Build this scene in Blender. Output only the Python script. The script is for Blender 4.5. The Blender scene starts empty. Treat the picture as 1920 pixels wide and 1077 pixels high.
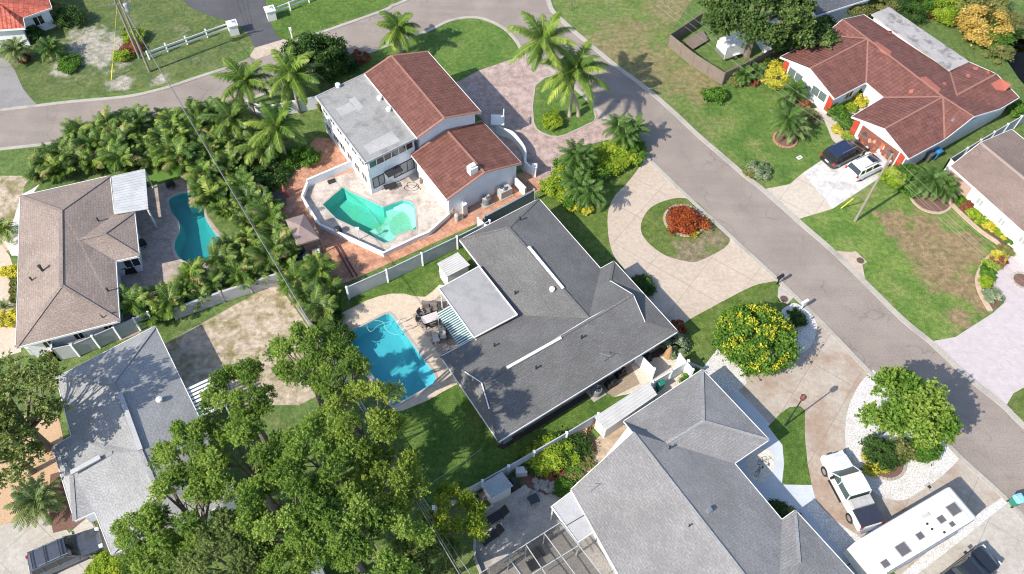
import bpy, bmesh, math, random
import numpy as np
from mathutils import Vector, Matrix
from mathutils.geometry import delaunay_2d_cdt
R=math.radians
# ---------------------------------------------------------------- camera, world, sun, exposure
H=62.0; FPX=1553.0; CX,CY=960.0,538.5
_n=np.array([920.92-CX,1644.45-CY,FPX]); _up=-_n/np.linalg.norm(_n)
_fw=np.array([0,0,1.])-_up[2]*_up; _fw/=np.linalg.norm(_fw)
RM=np.array([np.cross(_fw,_up),_fw,_up])          # camera axes (right, down, forward) to world
S=bpy.context.scene
cd=bpy.data.cameras.new('camera'); cam=bpy.data.objects.new('camera',cd); S.collection.objects.link(cam)
cd.sensor_width=36; cd.lens=FPX/1920*36; cd.clip_start=1; cd.clip_end=2000
m=Matrix.Identity(4)
for i in range(3):
    m[i][0]=RM[i][0]; m[i][1]=-RM[i][1]; m[i][2]=-RM[i][2]
m[2][3]=H; cam.matrix_world=m; S.camera=cam
SUN_EL=R(39.5); SH_AZ=R(37)                        # shadows fall along world azimuth 37 deg
w=bpy.data.worlds.new('World'); S.world=w; w.use_nodes=True
sky=w.node_tree.nodes.new('ShaderNodeTexSky'); sky.sky_type='NISHITA'; sky.sun_disc=False
sky.sun_elevation=SUN_EL
sd=Vector((-math.cos(SH_AZ),-math.sin(SH_AZ),math.tan(SUN_EL))).normalized()   # towards the sun
sky.sun_rotation=math.atan2(sd.x,sd.y)
bg=w.node_tree.nodes['Background']; bg.inputs[1].default_value=0.145
w.node_tree.links.new(sky.outputs[0],bg.inputs[0])
sl=bpy.data.lights.new('sun','SUN'); sl.energy=4.1; sl.angle=R(0.55); sl.color=(1,0.925,0.8)
so=bpy.data.objects.new('sun',sl); S.collection.objects.link(so); so.location=(0,0,90)
so.rotation_euler=sd.to_track_quat('Z','Y').to_euler()
vs=S.view_settings; vs.view_transform='Standard'; vs.look='None'; vs.exposure=0.72; vs.gamma=1
S.cycles.filter_width=1.1
# ---------------------------------------------------------------- helpers
C=S.collection
def G(x,y,z=0.0):
    r=RM@np.array([x-CX,y-CY,FPX]); t=(H-z)/(-r[2]); return Vector((r[0]*t,r[1]*t,z))
def GL(pts,z=0.0): return [G(p[0],p[1],z) for p in pts]
def Z(x0,y0,f,pts): return [(x0+p[0]/f,y0+p[1]/f) for p in pts]
def smooth(pts,n=4,closed=False):
    P=[Vector(p) for p in pts]; out=[]; N=len(P)
    rng=range(N if closed else N-1)
    for i in rng:
        if closed: a,b,c,d=P[i-1],P[i],P[(i+1)%N],P[(i+2)%N]
        else: a,b,c,d=P[max(i-1,0)],P[i],P[i+1],P[min(i+2,N-1)]
        for k in range(n):
            t=k/n; out.append(0.5*((2*b)+(c-a)*t+(2*a-5*b+4*c-d)*t*t+(3*b-a-3*c+d)*t**3))
    if not closed: out.append(P[-1])
    return out
OFF={}
def props(o,label=None,cat=None,group=None,kind=None):
    if label: o['label']=label
    if cat: o['category']=cat
    if group: o['group']=group
    if kind: o['kind']=kind
    return o
def thing(name,label,cat,loc=(0,0,0),rz=0,group=None,world=True):
    o=bpy.data.objects.new(name,None); C.objects.link(o); o.empty_display_size=.3
    o.location=loc; o.rotation_euler=(0,0,rz); props(o,label,cat,group)
    OFF[o.name]=Vector(loc) if world else Vector((0,0,0)); return o
def link(name,me,parent=None):
    o=bpy.data.objects.new(name,me); C.objects.link(o)
    if parent: o.parent=parent; OFF[o.name]=OFF.get(parent.name,Vector((0,0,0)))
    return o
def copy_tree(o,parent=None):
    c=o.copy(); C.objects.link(c); c.parent=parent
    for ch in list(o.children): copy_tree(ch,c)
    return c
class MB:
    def __init__(s): s.v=[]; s.f=[]; s.m=[]; s.uv={}
    def add(s,vs_,fs,mi=0):
        b=len(s.v); s.v+= [Vector(v) for v in vs_]
        for f in fs: s.f.append([b+i for i in f]); s.m.append(mi)
        return s
    def poly(s,pts,mi=0): return s.add(pts,[list(range(len(pts)))],mi)
    def box(s,c,d,rz=0,mi=0,top=None):
        c=Vector(c); ca,sa=math.cos(rz),math.sin(rz); vs_=[]
        for z in (0,1):
            k=1 if (z==0 or top is None) else top
            for x,y in ((-1,-1),(1,-1),(1,1),(-1,1)):
                X=x*d[0]/2*k; Y=y*d[1]/2*k
                vs_.append(c+Vector((X*ca-Y*sa,X*sa+Y*ca,z*d[2])))
        return s.add(vs_,[(3,2,1,0),(4,5,6,7),(0,1,5,4),(1,2,6,5),(2,3,7,6),(3,0,4,7)],mi)
    def prism(s,pts,z0,z1,mi=0,cap0=True):
        pts=[Vector((p[0],p[1],0)) for p in pts]
        if area(pts)<0: pts=pts[::-1]
        n=len(pts); vs_=[p+Vector((0,0,z0)) for p in pts]+[p+Vector((0,0,z1)) for p in pts]
        fs=[list(range(n,2*n))]+[(i,(i+1)%n,n+(i+1)%n,n+i) for i in range(n)]
        if cap0: fs.append(list(range(n))[::-1])
        return s.add(vs_,fs,mi)
    def beam(s,a,b,wd,h,mi=0,up=None):
        a=Vector(a); b=Vector(b); t=(b-a).normalized(); u=Vector(up or (0,0,1))
        if abs(t.dot(u))>.98: u=Vector((1,0,0))
        n=t.cross(u).normalized()*wd/2; u=n.cross(t).normalized()*h/2
        vs_=[a-n-u,a+n-u,a+n+u,a-n+u,b-n-u,b+n-u,b+n+u,b-n+u]
        return s.add(vs_,[(0,1,2,3),(7,6,5,4),(0,4,5,1),(1,5,6,2),(2,6,7,3),(3,7,4,0)],mi)
    def tube(s,pts,r,n=6,mi=0,caps=True):
        pts=[Vector(p) for p in pts]; rr=r if isinstance(r,(list,tuple)) else [r]*len(pts); vs_=[]
        for i,p in enumerate(pts):
            t=(pts[min(i+1,len(pts)-1)]-pts[max(i-1,0)]).normalized()
            u=Vector((0,0,1)) if abs(t.z)<.9 else Vector((1,0,0))
            a=t.cross(u).normalized(); b=a.cross(t)
            for k in range(n):
                q=2*math.pi*k/n; vs_.append(p+(a*math.cos(q)+b*math.sin(q))*rr[i])
        fs=[(i*n+k,(i+1)*n+k,(i+1)*n+(k+1)%n,i*n+(k+1)%n) for i in range(len(pts)-1) for k in range(n)]
        if caps: fs+=[list(range(n)),list(range(len(vs_)-n,len(vs_)))[::-1]]
        return s.add(vs_,fs,mi)
    def lathe(s,c,prof,n=16,mi=0):
        c=Vector(c); vs_=[c+Vector((r*math.cos(2*math.pi*k/n),r*math.sin(2*math.pi*k/n),z)) for r,z in prof for k in range(n)]
        L=len(prof); fs=[(i*n+k,i*n+(k+1)%n,(i+1)*n+(k+1)%n,(i+1)*n+k) for i in range(L-1) for k in range(n)]
        fs+=[list(range(n))[::-1],list(range((L-1)*n,L*n))]
        return s.add(vs_,fs,mi)
    def strip(s,pts,w0,z0,z1,closed=False,off=0.0,mi=0):
        P=[Vector((p[0],p[1],0)) for p in pts]; n=len(P); L=[];Rr=[]
        for i,p in enumerate(P):
            a=P[i-1] if (closed or i>0) else P[i]; b=P[(i+1)%n] if (closed or i<n-1) else P[i]
            t=(b-a).normalized(); nn=Vector((-t.y,t.x,0))
            L.append(p+nn*(off+w0/2)); Rr.append(p+nn*(off-w0/2))
        for i in range(n if closed else n-1):
            j=(i+1)%n
            a,b,c,d=Rr[i],Rr[j],L[j],L[i]; u0=Vector((0,0,z0)); u1=Vector((0,0,z1))
            s.add([a+u0,b+u0,c+u0,d+u0,a+u1,b+u1,c+u1,d+u1],[(4,5,6,7),(0,1,5,4),(2,3,7,6)]+([(1,2,6,5)] if (not closed and i==n-2) else [])+([(3,0,4,7)] if (not closed and i==0) else []),mi)
        return s
    def build(s,name,mats,parent=None,label=None,cat=None,group=None,kind=None,smooth=False,uv=False):
        me=bpy.data.meshes.new(name); off=OFF.get(parent.name,Vector((0,0,0))) if parent else Vector((0,0,0))
        me.from_pydata([v-off for v in s.v],[],s.f)
        for mm in (mats if isinstance(mats,(list,tuple)) else [mats]): me.materials.append(mm)
        for p,mi in zip(me.polygons,s.m): p.material_index=mi; p.use_smooth=smooth
        if uv:
            l=me.uv_layers.new(name='UVMap')
            for p in me.polygons:
                n=p.normal; t=Vector((-n.y,n.x,0)); t=t.normalized() if t.length>1e-3 else Vector((1,0,0)); b=n.cross(t)
                for li in p.loop_indices:
                    co=me.vertices[me.loops[li].vertex_index].co; l.data[li].uv=(co.dot(t),co.dot(b))
        o=link(name,me,parent); return props(o,label,cat,group,kind)
def area(p): return .5*sum(p[i-1][0]*p[i][1]-p[i][0]*p[i-1][1] for i in range(len(p)))
def inset(pts,d):
    P=[Vector((p[0],p[1])) for p in pts]
    if area(P)<0: P=P[::-1]
    out=[]; n=len(P)
    for i in range(n):
        a,b,c=P[i-1],P[i],P[(i+1)%n]; t1=(b-a).normalized(); t2=(c-b).normalized()
        n1=Vector((-t1.y,t1.x)); n2=Vector((-t2.y,t2.x)); k=n1+n2; q=max(1+n1.dot(n2),.15)
        out.append(b+k*d/q)
    return out
def sheet(name,pts,z,mat,holes=(),kind='structure',label=None,cat=None,px=True,parent=None):
    loops=[[G(p[0],p[1]) for p in pts] if px else [Vector(p) for p in pts]]+[[G(p[0],p[1]) for p in h] for h in holes]
    vv=[];ff=[]
    for L in loops: ff.append(list(range(len(vv),len(vv)+len(L)))); vv+=[Vector((p[0],p[1])) for p in L]
    if holes:
        r=delaunay_2d_cdt(vv,[],ff,2,1e-4); v2,f2=r[0],r[2]
    else: v2,f2=vv,ff
    f2=[list(f) if area([v2[i] for i in f])>0 else list(f)[::-1] for f in f2]
    b=MB(); b.add([(v[0],v[1],z) for v in v2],f2); return b.build(name,mat,parent,label,cat,None,kind)
# ---------------------------------------------------------------- materials
def nt(name):
    m=bpy.data.materials.new(name); m.use_nodes=True; t=m.node_tree; t.nodes.clear()
    o=t.nodes.new('ShaderNodeOutputMaterial'); p=t.nodes.new('ShaderNodeBsdfPrincipled'); t.links.new(p.outputs[0],o.inputs[0])
    return m,t,p
def c4(c): return (c[0],c[1],c[2],1)
def N(t,k,**kw):
    n=t.nodes.new(k)
    for a,b in kw.items(): setattr(n,a,b)
    return n
def noise(t,scale,detail=3,vec=None,rough=.55,dist=0):
    n=N(t,'ShaderNodeTexNoise'); n.inputs['Scale'].default_value=scale; n.inputs['Detail'].default_value=detail
    n.inputs['Roughness'].default_value=rough; n.inputs['Distortion'].default_value=dist
    if vec is not None: t.links.new(vec,n.inputs['Vector'])
    return n.outputs['Fac']
def rng(t,v,a,b,c=0,d=1,sm=True):
    n=N(t,'ShaderNodeMapRange'); 
    if sm: n.interpolation_type='SMOOTHSTEP'
    t.links.new(v,n.inputs[0])
    for i,q in enumerate((a,b,c,d)): n.inputs[i+1].default_value=q
    return n.outputs[0]
def mix(t,f,a,b,mode='MIX'):
    n=N(t,'ShaderNodeMix',data_type='RGBA',blend_type=mode)
    if isinstance(f,(int,float)): n.inputs[0].default_value=f
    else: t.links.new(f,n.inputs[0])
    for i,q in ((6,a),(7,b)):
        if isinstance(q,(tuple,list)): n.inputs[i].default_value=c4(q)
        else: t.links.new(q,n.inputs[i])
    return n.outputs[2]
def math_(t,op,a,b=None):
    n=N(t,'ShaderNodeMath',operation=op)
    for i,q in enumerate((a,b)):
        if q is None: continue
        if isinstance(q,(int,float)): n.inputs[i].default_value=q
        else: t.links.new(q,n.inputs[i])
    return n.outputs[0]
def bump(t,p,h,st,dist=.02):
    n=N(t,'ShaderNodeBump'); n.inputs['Strength'].default_value=st; n.inputs['Distance'].default_value=dist
    t.links.new(h,n.inputs['Height']); t.links.new(n.outputs[0],p.inputs['Normal'])
def obj(t): return N(t,'ShaderNodeTexCoord').outputs['Object']
def uvc(t): return N(t,'ShaderNodeTexCoord').outputs['UV']
def blob(t,vec,spots):
    """union of round spots (x,y,r) with a ragged edge"""
    nz=N(t,'ShaderNodeTexNoise'); nz.inputs['Scale'].default_value=.8; nz.inputs['Detail'].default_value=5; t.links.new(vec,nz.inputs['Vector'])
    out=None
    for (x,y,r) in spots:
        d=N(t,'ShaderNodeVectorMath',operation='DISTANCE'); t.links.new(vec,d.inputs[0]); d.inputs[1].default_value=(x,y,0)
        q=math_(t,'ADD',d.outputs['Value'],math_(t,'MULTIPLY',math_(t,'SUBTRACT',nz.outputs['Fac'],.5),r*2.6))
        q=rng(t,q,r*1.25,r*.45,0,1)
        out=q if out is None else math_(t,'MAXIMUM',out,q)
    return out
def mat(name,c,c2=None,scale=1.5,fine=12,amt=.5,rough=.8,bmp=0,metal=0,spec=.5,stain=None,stain_amt=.4,stain_scale=.35):
    m,t,p=nt(name); v=obj(t); c2=c2 or tuple(x*.8 for x in c)
    a=mix(t,rng(t,noise(t,scale,4,v),.3,.7),c,c2)
    f=noise(t,fine,2,v); a=mix(t,amt,a,mix(t,rng(t,f,.3,.7),tuple(x*.72 for x in c),tuple(min(x*1.25,1) for x in c)))
    if stain: a=mix(t,math_(t,'MULTIPLY',rng(t,noise(t,stain_scale,5,v,.65),.48,.68),stain_amt),a,stain)
    t.links.new(a,p.inputs['Base Color']); p.inputs['Roughness'].default_value=rough; p.inputs['Metallic'].default_value=metal
    p.inputs['Specular IOR Level'].default_value=spec
    if bmp: bump(t,p,f,bmp)
    return m
def plain(name,c,rough=.5,metal=0,spec=.5,coat=0):
    m,t,p=nt(name); v=obj(t); a=mix(t,rng(t,noise(t,3,3,v),.3,.7),c,tuple(x*.86 for x in c)); t.links.new(a,p.inputs['Base Color'])
    p.inputs['Roughness'].default_value=rough; p.inputs['Metallic'].default_value=metal; p.inputs['Specular IOR Level'].default_value=spec; p.inputs['Coat Weight'].default_value=coat
    return m
def grass(name,g1,g2,dry,dryamt=.3,spots=(),spotc=None,lo=.5,hi=.72,scale=.22,blobk=.9,fa=.34,bm=.9):
    m,t,p=nt(name); v=obj(t)
    a=mix(t,rng(t,noise(t,.45,5,v,.6),.34,.66),g1,g2)
    d=math_(t,'MULTIPLY',rng(t,noise(t,scale,6,v,.68,.4),lo,hi),dryamt); a=mix(t,d,a,dry)
    if spots: a=mix(t,math_(t,'MULTIPLY',blob(t,v,spots),blobk),a,mix(t,rng(t,noise(t,1.2,5,v),.35,.65),spotc or dry,tuple(x*.72 for x in (spotc or dry))))
    md=rng(t,noise(t,2.2,4,v,.6),.3,.72,.75,1.22); a=mix(t,1.0,a,md,'MULTIPLY')
    f=noise(t,11,3,v,.7); a=mix(t,1.0,a,rng(t,f,.28,.72,1-fa,1+fa),'MULTIPLY')
    t.links.new(a,p.inputs['Base Color']); p.inputs['Roughness'].default_value=.9; p.inputs['Specular IOR Level'].default_value=.15
    bump(t,p,noise(t,9,4,v,.75),bm,.12); return m
def shingle(name,c,c2,row=.2,wd=.42,speck=.5,stain=None,mk=.68):
    m,t,p=nt(name); v=uvc(t)
    b=N(t,'ShaderNodeTexBrick'); t.links.new(v,b.inputs['Vector']); b.inputs['Scale'].default_value=1
    b.inputs['Brick Width'].default_value=wd; b.inputs['Row Height'].default_value=row; b.inputs['Mortar Size'].default_value=.018; b.inputs['Mortar Smooth'].default_value=.4
    b.inputs['Color1'].default_value=c4(c); b.inputs['Color2'].default_value=c4(c2); b.inputs['Mortar'].default_value=c4(tuple(x*mk for x in c)); b.inputs['Bias'].default_value=0
    a=mix(t,1.0,b.outputs['Color'],rng(t,noise(t,7,3,v,.7),.28,.72,1-speck*.75,1+speck*.75),'MULTIPLY')
    a=mix(t,1.0,a,rng(t,noise(t,.25,5,v,.6),.3,.7,.86,1.12),'MULTIPLY')
    if stain: a=mix(t,rng(t,noise(t,.35,6,v,.7),.52,.72,0,.6),a,stain)
    t.links.new(a,p.inputs['Base Color']); p.inputs['Roughness'].default_value=.9; p.inputs['Specular IOR Level'].default_value=.25
    bump(t,p,b.outputs['Fac'],-.35,.015); return m
def tiles(name,c,c2,patch=None,wave=.3,row=.4,bm=.8,lo=.62):
    """barrel tiles: ribs down the slope, courses across it"""
    m,t,p=nt(name); v=uvc(t); sx=N(t,'ShaderNodeSeparateXYZ'); t.links.new(v,sx.inputs[0])
    wv=math_(t,'SINE',math_(t,'MULTIPLY',sx.outputs[0],2*math.pi/wave))
    fr=math_(t,'FRACT',math_(t,'DIVIDE',sx.outputs[1],row))
    h=math_(t,'ADD',math_(t,'MULTIPLY',wv,.5),math_(t,'MULTIPLY',fr,-.5))
    b=N(t,'ShaderNodeTexBrick'); t.links.new(v,b.inputs['Vector']); b.inputs['Scale'].default_value=1; b.offset=0
    b.inputs['Brick Width'].default_value=wave; b.inputs['Row Height'].default_value=row; b.inputs['Mortar Size'].default_value=.02
    b.inputs['Color1'].default_value=c4(c); b.inputs['Color2'].default_value=c4(c2); b.inputs['Mortar'].default_value=c4(tuple(x*.5 for x in c))
    a=mix(t,1.0,b.outputs['Color'],rng(t,noise(t,1.1,6,v,.7),.3,.72,.72,1.22),'MULTIPLY')
    a=mix(t,1.0,a,rng(t,noise(t,6,3,v,.7),.3,.7,.8,1.2),'MULTIPLY')
    if patch: a=mix(t,rng(t,noise(t,.4,4,v,.5),lo,lo+.03),a,patch)
    t.links.new(a,p.inputs['Base Color']); p.inputs['Roughness'].default_value=.8; p.inputs['Specular IOR Level'].default_value=.3
    bump(t,p,h,bm,.08); return m
def paver(name,c,c2,w=.4,h=.2,rot=0,mort=.5,stain=None,amt=.5,spots=None,spotc=None,na=1.0):
    m,t,p=nt(name); v=obj(t); mp=N(t,'ShaderNodeMapping'); mp.inputs['Rotation'].default_value=(0,0,rot); t.links.new(v,mp.inputs['Vector'])
    b=N(t,'ShaderNodeTexBrick'); t.links.new(mp.outputs[0],b.inputs['Vector']); b.inputs['Scale'].default_value=1
    b.inputs['Brick Width'].default_value=w; b.inputs['Row Height'].default_value=h; b.inputs['Mortar Size'].default_value=min(.02,h*.06)
    b.inputs['Color1'].default_value=c4(c); b.inputs['Color2'].default_value=c4(c2); b.inputs['Mortar'].default_value=c4(tuple(x*mort for x in c))
    a=mix(t,1.0,b.outputs['Color'],rng(t,noise(t,1.4,6,v,.7),.3,.7,1-.28*na,1+.2*na),'MULTIPLY')
    a=mix(t,1.0,a,rng(t,noise(t,10,2,v,.7),.3,.7,1-.18*na,1+.15*na),'MULTIPLY')
    if stain: a=mix(t,math_(t,'MULTIPLY',rng(t,noise(t,.35,6,v,.7),.46,.66),amt),a,stain)
    if spots: a=mix(t,math_(t,'MULTIPLY',blob(t,v,spots),.7),a,spotc)
    t.links.new(a,p.inputs['Base Color']); p.inputs['Roughness'].default_value=.85; return m
def leafmat(name,c0,c1,c2,tr=.35,rough=.55,extra=None):
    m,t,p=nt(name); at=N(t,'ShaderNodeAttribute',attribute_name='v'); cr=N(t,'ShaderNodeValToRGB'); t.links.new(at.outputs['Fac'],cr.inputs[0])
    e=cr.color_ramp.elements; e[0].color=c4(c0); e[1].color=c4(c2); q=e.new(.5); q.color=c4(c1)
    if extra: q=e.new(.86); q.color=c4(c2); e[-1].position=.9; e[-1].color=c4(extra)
    t.links.new(cr.outputs[0],p.inputs['Base Color']); p.inputs['Roughness'].default_value=rough; p.inputs['Specular IOR Level'].default_value=.22
    tl=N(t,'ShaderNodeBsdfTranslucent'); t.links.new(mix(t,1.0,cr.outputs[0],(1.25,1.3,.6),'MULTIPLY'),tl.inputs[0])
    ms=N(t,'ShaderNodeMixShader'); ms.inputs[0].default_value=tr; t.links.new(p.outputs[0],ms.inputs[1]); t.links.new(tl.outputs[0],ms.inputs[2])
    t.links.new(ms.outputs[0],t.nodes['Material Output'].inputs[0]); return m
def watermat(name,tint,rip=.06,scale=1.6,rough=.03):
    m,t,p=nt(name); t.nodes.remove(p); v=obj(t); 
    b=N(t,'ShaderNodeBump'); b.inputs['Strength'].default_value=rip; b.inputs['Distance'].default_value=.1; t.links.new(noise(t,scale,4,v,.6,.8),b.inputs['Height'])
    g=N(t,'ShaderNodeBsdfGlossy'); g.inputs['Roughness'].default_value=rough; t.links.new(b.outputs[0],g.inputs['Normal'])
    tr=N(t,'ShaderNodeBsdfTransparent'); tr.inputs[0].default_value=c4(tint)
    ms=N(t,'ShaderNodeMixShader'); ms.inputs[0].default_value=.045; t.links.new(tr.outputs[0],ms.inputs[1]); t.links.new(g.outputs[0],ms.inputs[2])
    t.links.new(ms.outputs[0],t.nodes['Material Output'].inputs[0]); return m
WHITE=mat('white_paint',(.78,.78,.77),(.7,.7,.69),2,10,.15,.55)
WALLW=mat('white_stucco',(.74,.76,.79),(.66,.68,.72),1,8,.2,.8)
VINYL=mat('white_vinyl',(.74,.76,.78),(.68,.7,.72),1,9,.1,.5)
VINYLG=mat('grey_white_vinyl',(.44,.46,.48),(.37,.38,.4),1,9,.2,.6)
GLASS=plain('dark_glass',(.02,.025,.03),.08,0,.8)
BLACK=plain('black_plastic',(.018,.018,.02),.55)
DARK=plain('dark_metal',(.05,.05,.055),.5,.4)
RUB=plain('tyre_rubber',(.02,.02,.02),.85)
ALU=plain('aluminium',(.55,.56,.58),.35,.8)
WOOD=mat('weathered_wood',(.2,.16,.13),(.13,.11,.09),1.5,14,.6,.9)
TRUNK=mat('bark',(.17,.14,.11),(.1,.08,.06),2,12,.6,.95)
PTRUNK=mat('palm_bark',(.36,.31,.25),(.22,.19,.15),3,10,.6,.95)
CONC=mat('kerb_concrete',(.4,.37,.33),(.33,.31,.28),.6,9,.4,.9,stain=(.18,.17,.15),stain_amt=.4)
MULCH=mat('mulch',(.16,.09,.07),(.09,.055,.045),3,14,.8,.95,.4)
RED=plain('red_paint',(.42,.06,.035),.5)
# ---------------------------------------------------------------- the setting
def SP(l): return [(*G(a,b)[:2],r) for a,b,r in l]
GR=(.1,.14,.045); GR2=(.14,.175,.055); DRY=(.29,.22,.13)
M_BASE=grass('lawn_grass',(.1,.165,.045),(.145,.21,.065),(.26,.23,.12),.55)
M_NORTH=grass('north_lawn_grass',(.09,.135,.045),(.14,.175,.06),(.33,.29,.2),.5,SP([(200,95,3.2),(165,75,2.6),(225,157,1.4),(300,150,1.0),(115,130,1.4)]),(.47,.43,.37),lo=.55)
M_TOPR=grass('verge_grass',(.11,.175,.045),(.165,.22,.065),(.32,.25,.15),.55,SP([(1150,100,5),(1210,130,5),(1290,150,3),(1270,20,4),(1330,170,3),(1180,60,3)]),(.32,.235,.14),lo=.46,blobk=.6)
M_HOUSE6=grass('garden_lawn_grass',(.085,.165,.035),(.135,.21,.05),(.29,.26,.12),.5,(),None,lo=.52)
M_BACK6=grass('bright_back_lawn_grass',(.095,.15,.045),(.13,.19,.055),(.2,.2,.08),.3)
M_EAST=grass('patchy_lawn_grass',(.105,.19,.038),(.175,.25,.06),(.31,.26,.13),.6,SP([(1675,415,1.8),(1735,465,2.8),(1770,500,3.0),(1735,425,2.2),(1800,462,2.6),(1815,540,2.4),(1755,520,1.8),(1690,435,1.6),(1800,600,1.3),(1845,560,1.8)]),(.33,.225,.14),lo=.5,blobk=.85)
M_LUSH=grass('lush_lawn_grass',(.075,.145,.028),(.115,.19,.04),(.18,.2,.07),.4)
M_FRONT=grass('front_lawn_grass',(.095,.155,.03),(.14,.195,.05),(.2,.19,.08),.4)
M_ISLE=grass('island_grass',(.1,.155,.035),(.15,.19,.055),(.27,.22,.13),.55,SP([(1300,468,2.0),(1345,445,1.5)]),(.28,.23,.15),lo=.55)
M_SAND=grass('sandy_yard_grass',(.2,.18,.08),(.33,.27,.18),(.5,.41,.33),.85,(),None,lo=.36,hi=.58,scale=.6,fa=.24,bm=.35)
def asphalt(name,c,cr=.35,spk=.3):
    m,t,p=nt(name); v=obj(t)
    a=mix(t,rng(t,noise(t,.25,6,v,.6),.35,.65),c,tuple(x*.84 for x in c))
    a=mix(t,1.0,a,rng(t,noise(t,8,3,v,.8),.25,.75,1-spk,1+spk),'MULTIPLY')
    mq=N(t,'ShaderNodeMapping'); mq.inputs['Rotation'].default_value=(0,0,R(54.7)); mq.inputs['Scale'].default_value=(.06,1.1,1); t.links.new(v,mq.inputs['Vector'])
    a=mix(t,1.0,a,rng(t,noise(t,1.0,3,mq.outputs[0],.6),.3,.7,.96,1.04),'MULTIPLY')
    vo=N(t,'ShaderNodeTexVoronoi',feature='DISTANCE_TO_EDGE'); vo.inputs['Scale'].default_value=.22
    dv=N(t,'ShaderNodeVectorMath',operation='ADD'); t.links.new(v,dv.inputs[0])
    nn=N(t,'ShaderNodeTexNoise'); nn.inputs['Scale'].default_value=.7; nn.inputs['Detail'].default_value=6; t.links.new(v,nn.inputs['Vector'])
    sc=N(t,'ShaderNodeVectorMath',operation='SCALE'); sc.inputs['Scale'].default_value=2.2; t.links.new(nn.outputs['Color'],sc.inputs[0]); t.links.new(sc.outputs[0],dv.inputs[1]); t.links.new(dv.outputs[0],vo.inputs['Vector'])
    k=math_(t,'MULTIPLY',rng(t,vo.outputs['Distance'],.0,.02,1,0),math_(t,'MULTIPLY',rng(t,noise(t,.3,3,v),.42,.62),cr)); a=mix(t,k,a,tuple(x*.42 for x in c))
    a=mix(t,math_(t,'MULTIPLY',rng(t,noise(t,.5,6,v,.75),.6,.75),.35),a,tuple(min(x*1.5,1) for x in c))
    t.links.new(a,p.inputs['Base Color']); p.inputs['Roughness'].default_value=.9; p.inputs['Specular IOR Level'].default_value=.3; bump(t,p,noise(t,20,2,v),.3,.02); return m
M_ROAD=asphalt('road_asphalt',(.285,.243,.215),.45,.22)
M_DARKAS=asphalt('dark_asphalt',(.095,.095,.105),.3)
M_GREYAS=asphalt('worn_asphalt',(.26,.25,.245),.9)
def concrete(name,c,stain,amt=.4,joint=3.0,rot=0,ss=.3,jd=.6):
    m,t,p=nt(name); v=obj(t); mp=N(t,'ShaderNodeMapping'); mp.inputs['Rotation'].default_value=(0,0,rot); t.links.new(v,mp.inputs['Vector'])
    b=N(t,'ShaderNodeTexBrick'); t.links.new(mp.outputs[0],b.inputs['Vector']); b.offset=0; b.inputs['Scale'].default_value=1; b.inputs['Brick Width'].default_value=joint; b.inputs['Row Height'].default_value=joint; b.inputs['Mortar Size'].default_value=.025
    b.inputs['Color1'].default_value=c4(c); b.inputs['Color2'].default_value=c4(tuple(x*.95 for x in c)); b.inputs['Mortar'].default_value=c4(tuple(x*jd for x in c))
    a=mix(t,math_(t,'MULTIPLY',rng(t,noise(t,ss,6,v,.68),.42,.66),amt),b.outputs['Color'],stain)
    a=mix(t,1.0,a,rng(t,noise(t,2.5,5,v,.7),.3,.72,.86,1.1),'MULTIPLY')
    a=mix(t,1.0,a,rng(t,noise(t,14,2,v,.7),.3,.7,.9,1.08),'MULTIPLY')
    t.links.new(a,p.inputs['Base Color']); p.inputs['Roughness'].default_value=.85; return m
AR=R(35.3)  # street axis angle: texture rotation that lines up with the street
M_DRIVE=concrete('driveway_concrete',(.49,.41,.335),(.4,.31,.24),.4,4.2,AR)
M_DRIVE6=concrete('beige_driveway_concrete',(.52,.455,.385),(.44,.37,.3),.35,3.6,AR)
M_DRIVE6B=concrete('whitened_driveway_concrete',(.62,.6,.59),(.38,.36,.36),.8,2.4,AR,.9)
M_DRIVE5=concrete('stained_driveway_concrete',(.42,.37,.32),(.3,.2,.14),.75,3.8,AR,.22)
M_DRIVE5B=concrete('grey_driveway_concrete',(.45,.42,.38),(.33,.29,.25),.5,3.4,AR)
M_PINK=paver('pale_driveway_pavers',(.5,.445,.455),(.46,.405,.42),.4,.2,AR,.88,(.45,.4,.405),.3,na=.35)
M_WALK5=mat('pale_blue_painted_walk',(.5,.54,.58),(.44,.48,.52),1,10,.2,.7)
M_GRAVEL=mat('white_gravel',(.56,.545,.535),(.45,.435,.43),1.8,9,.95,.95,.8,stain=(.36,.31,.27),stain_amt=.4,stain_scale=.9)
M_PAVE2=paver('pink_driveway_pavers',(.42,.31,.275),(.36,.27,.25),.3,.3,AR,.7,(.5,.4,.37),.5)
M_BRICK=paver('orange_brick_pavers',(.55,.28,.17),(.4,.19,.125),.46,.46,AR,.6,(.42,.3,.24),.4)
M_DECK2=concrete('weathered_pool_deck',(.54,.47,.42),(.27,.23,.21),.8,40,AR,.75)
M_DECK1=concrete('cream_pool_deck',(.58,.48,.37),(.54,.45,.34),.3,3.4,AR,.4,.85)
M_DECK3=paver('brown_patio_pavers',(.4,.32,.28),(.33,.265,.235),.45,.3,R(10),.7,(.45,.37,.32),.4)
M_DECK5=mat('stamped_grey_patio',(.45,.41,.365),(.34,.315,.285),.9,7,.6,.85,stain=(.18,.17,.165),stain_amt=.6)
M_TAN=paver('tan_path_pavers',(.47,.37,.27),(.4,.31,.225),.6,.6,AR,.75)
M_DIRT=mat('orange_dirt',(.5,.34,.22),(.42,.28,.17),.6,9,.5,.95)
M_CREAM=concrete('cream_side_drive',(.56,.46,.37),(.5,.4,.32),.5,30,0)
M_SOIL=mat('bare_soil',(.3,.24,.18),(.2,.16,.12),1,11,.8,.95,.4)

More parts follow.
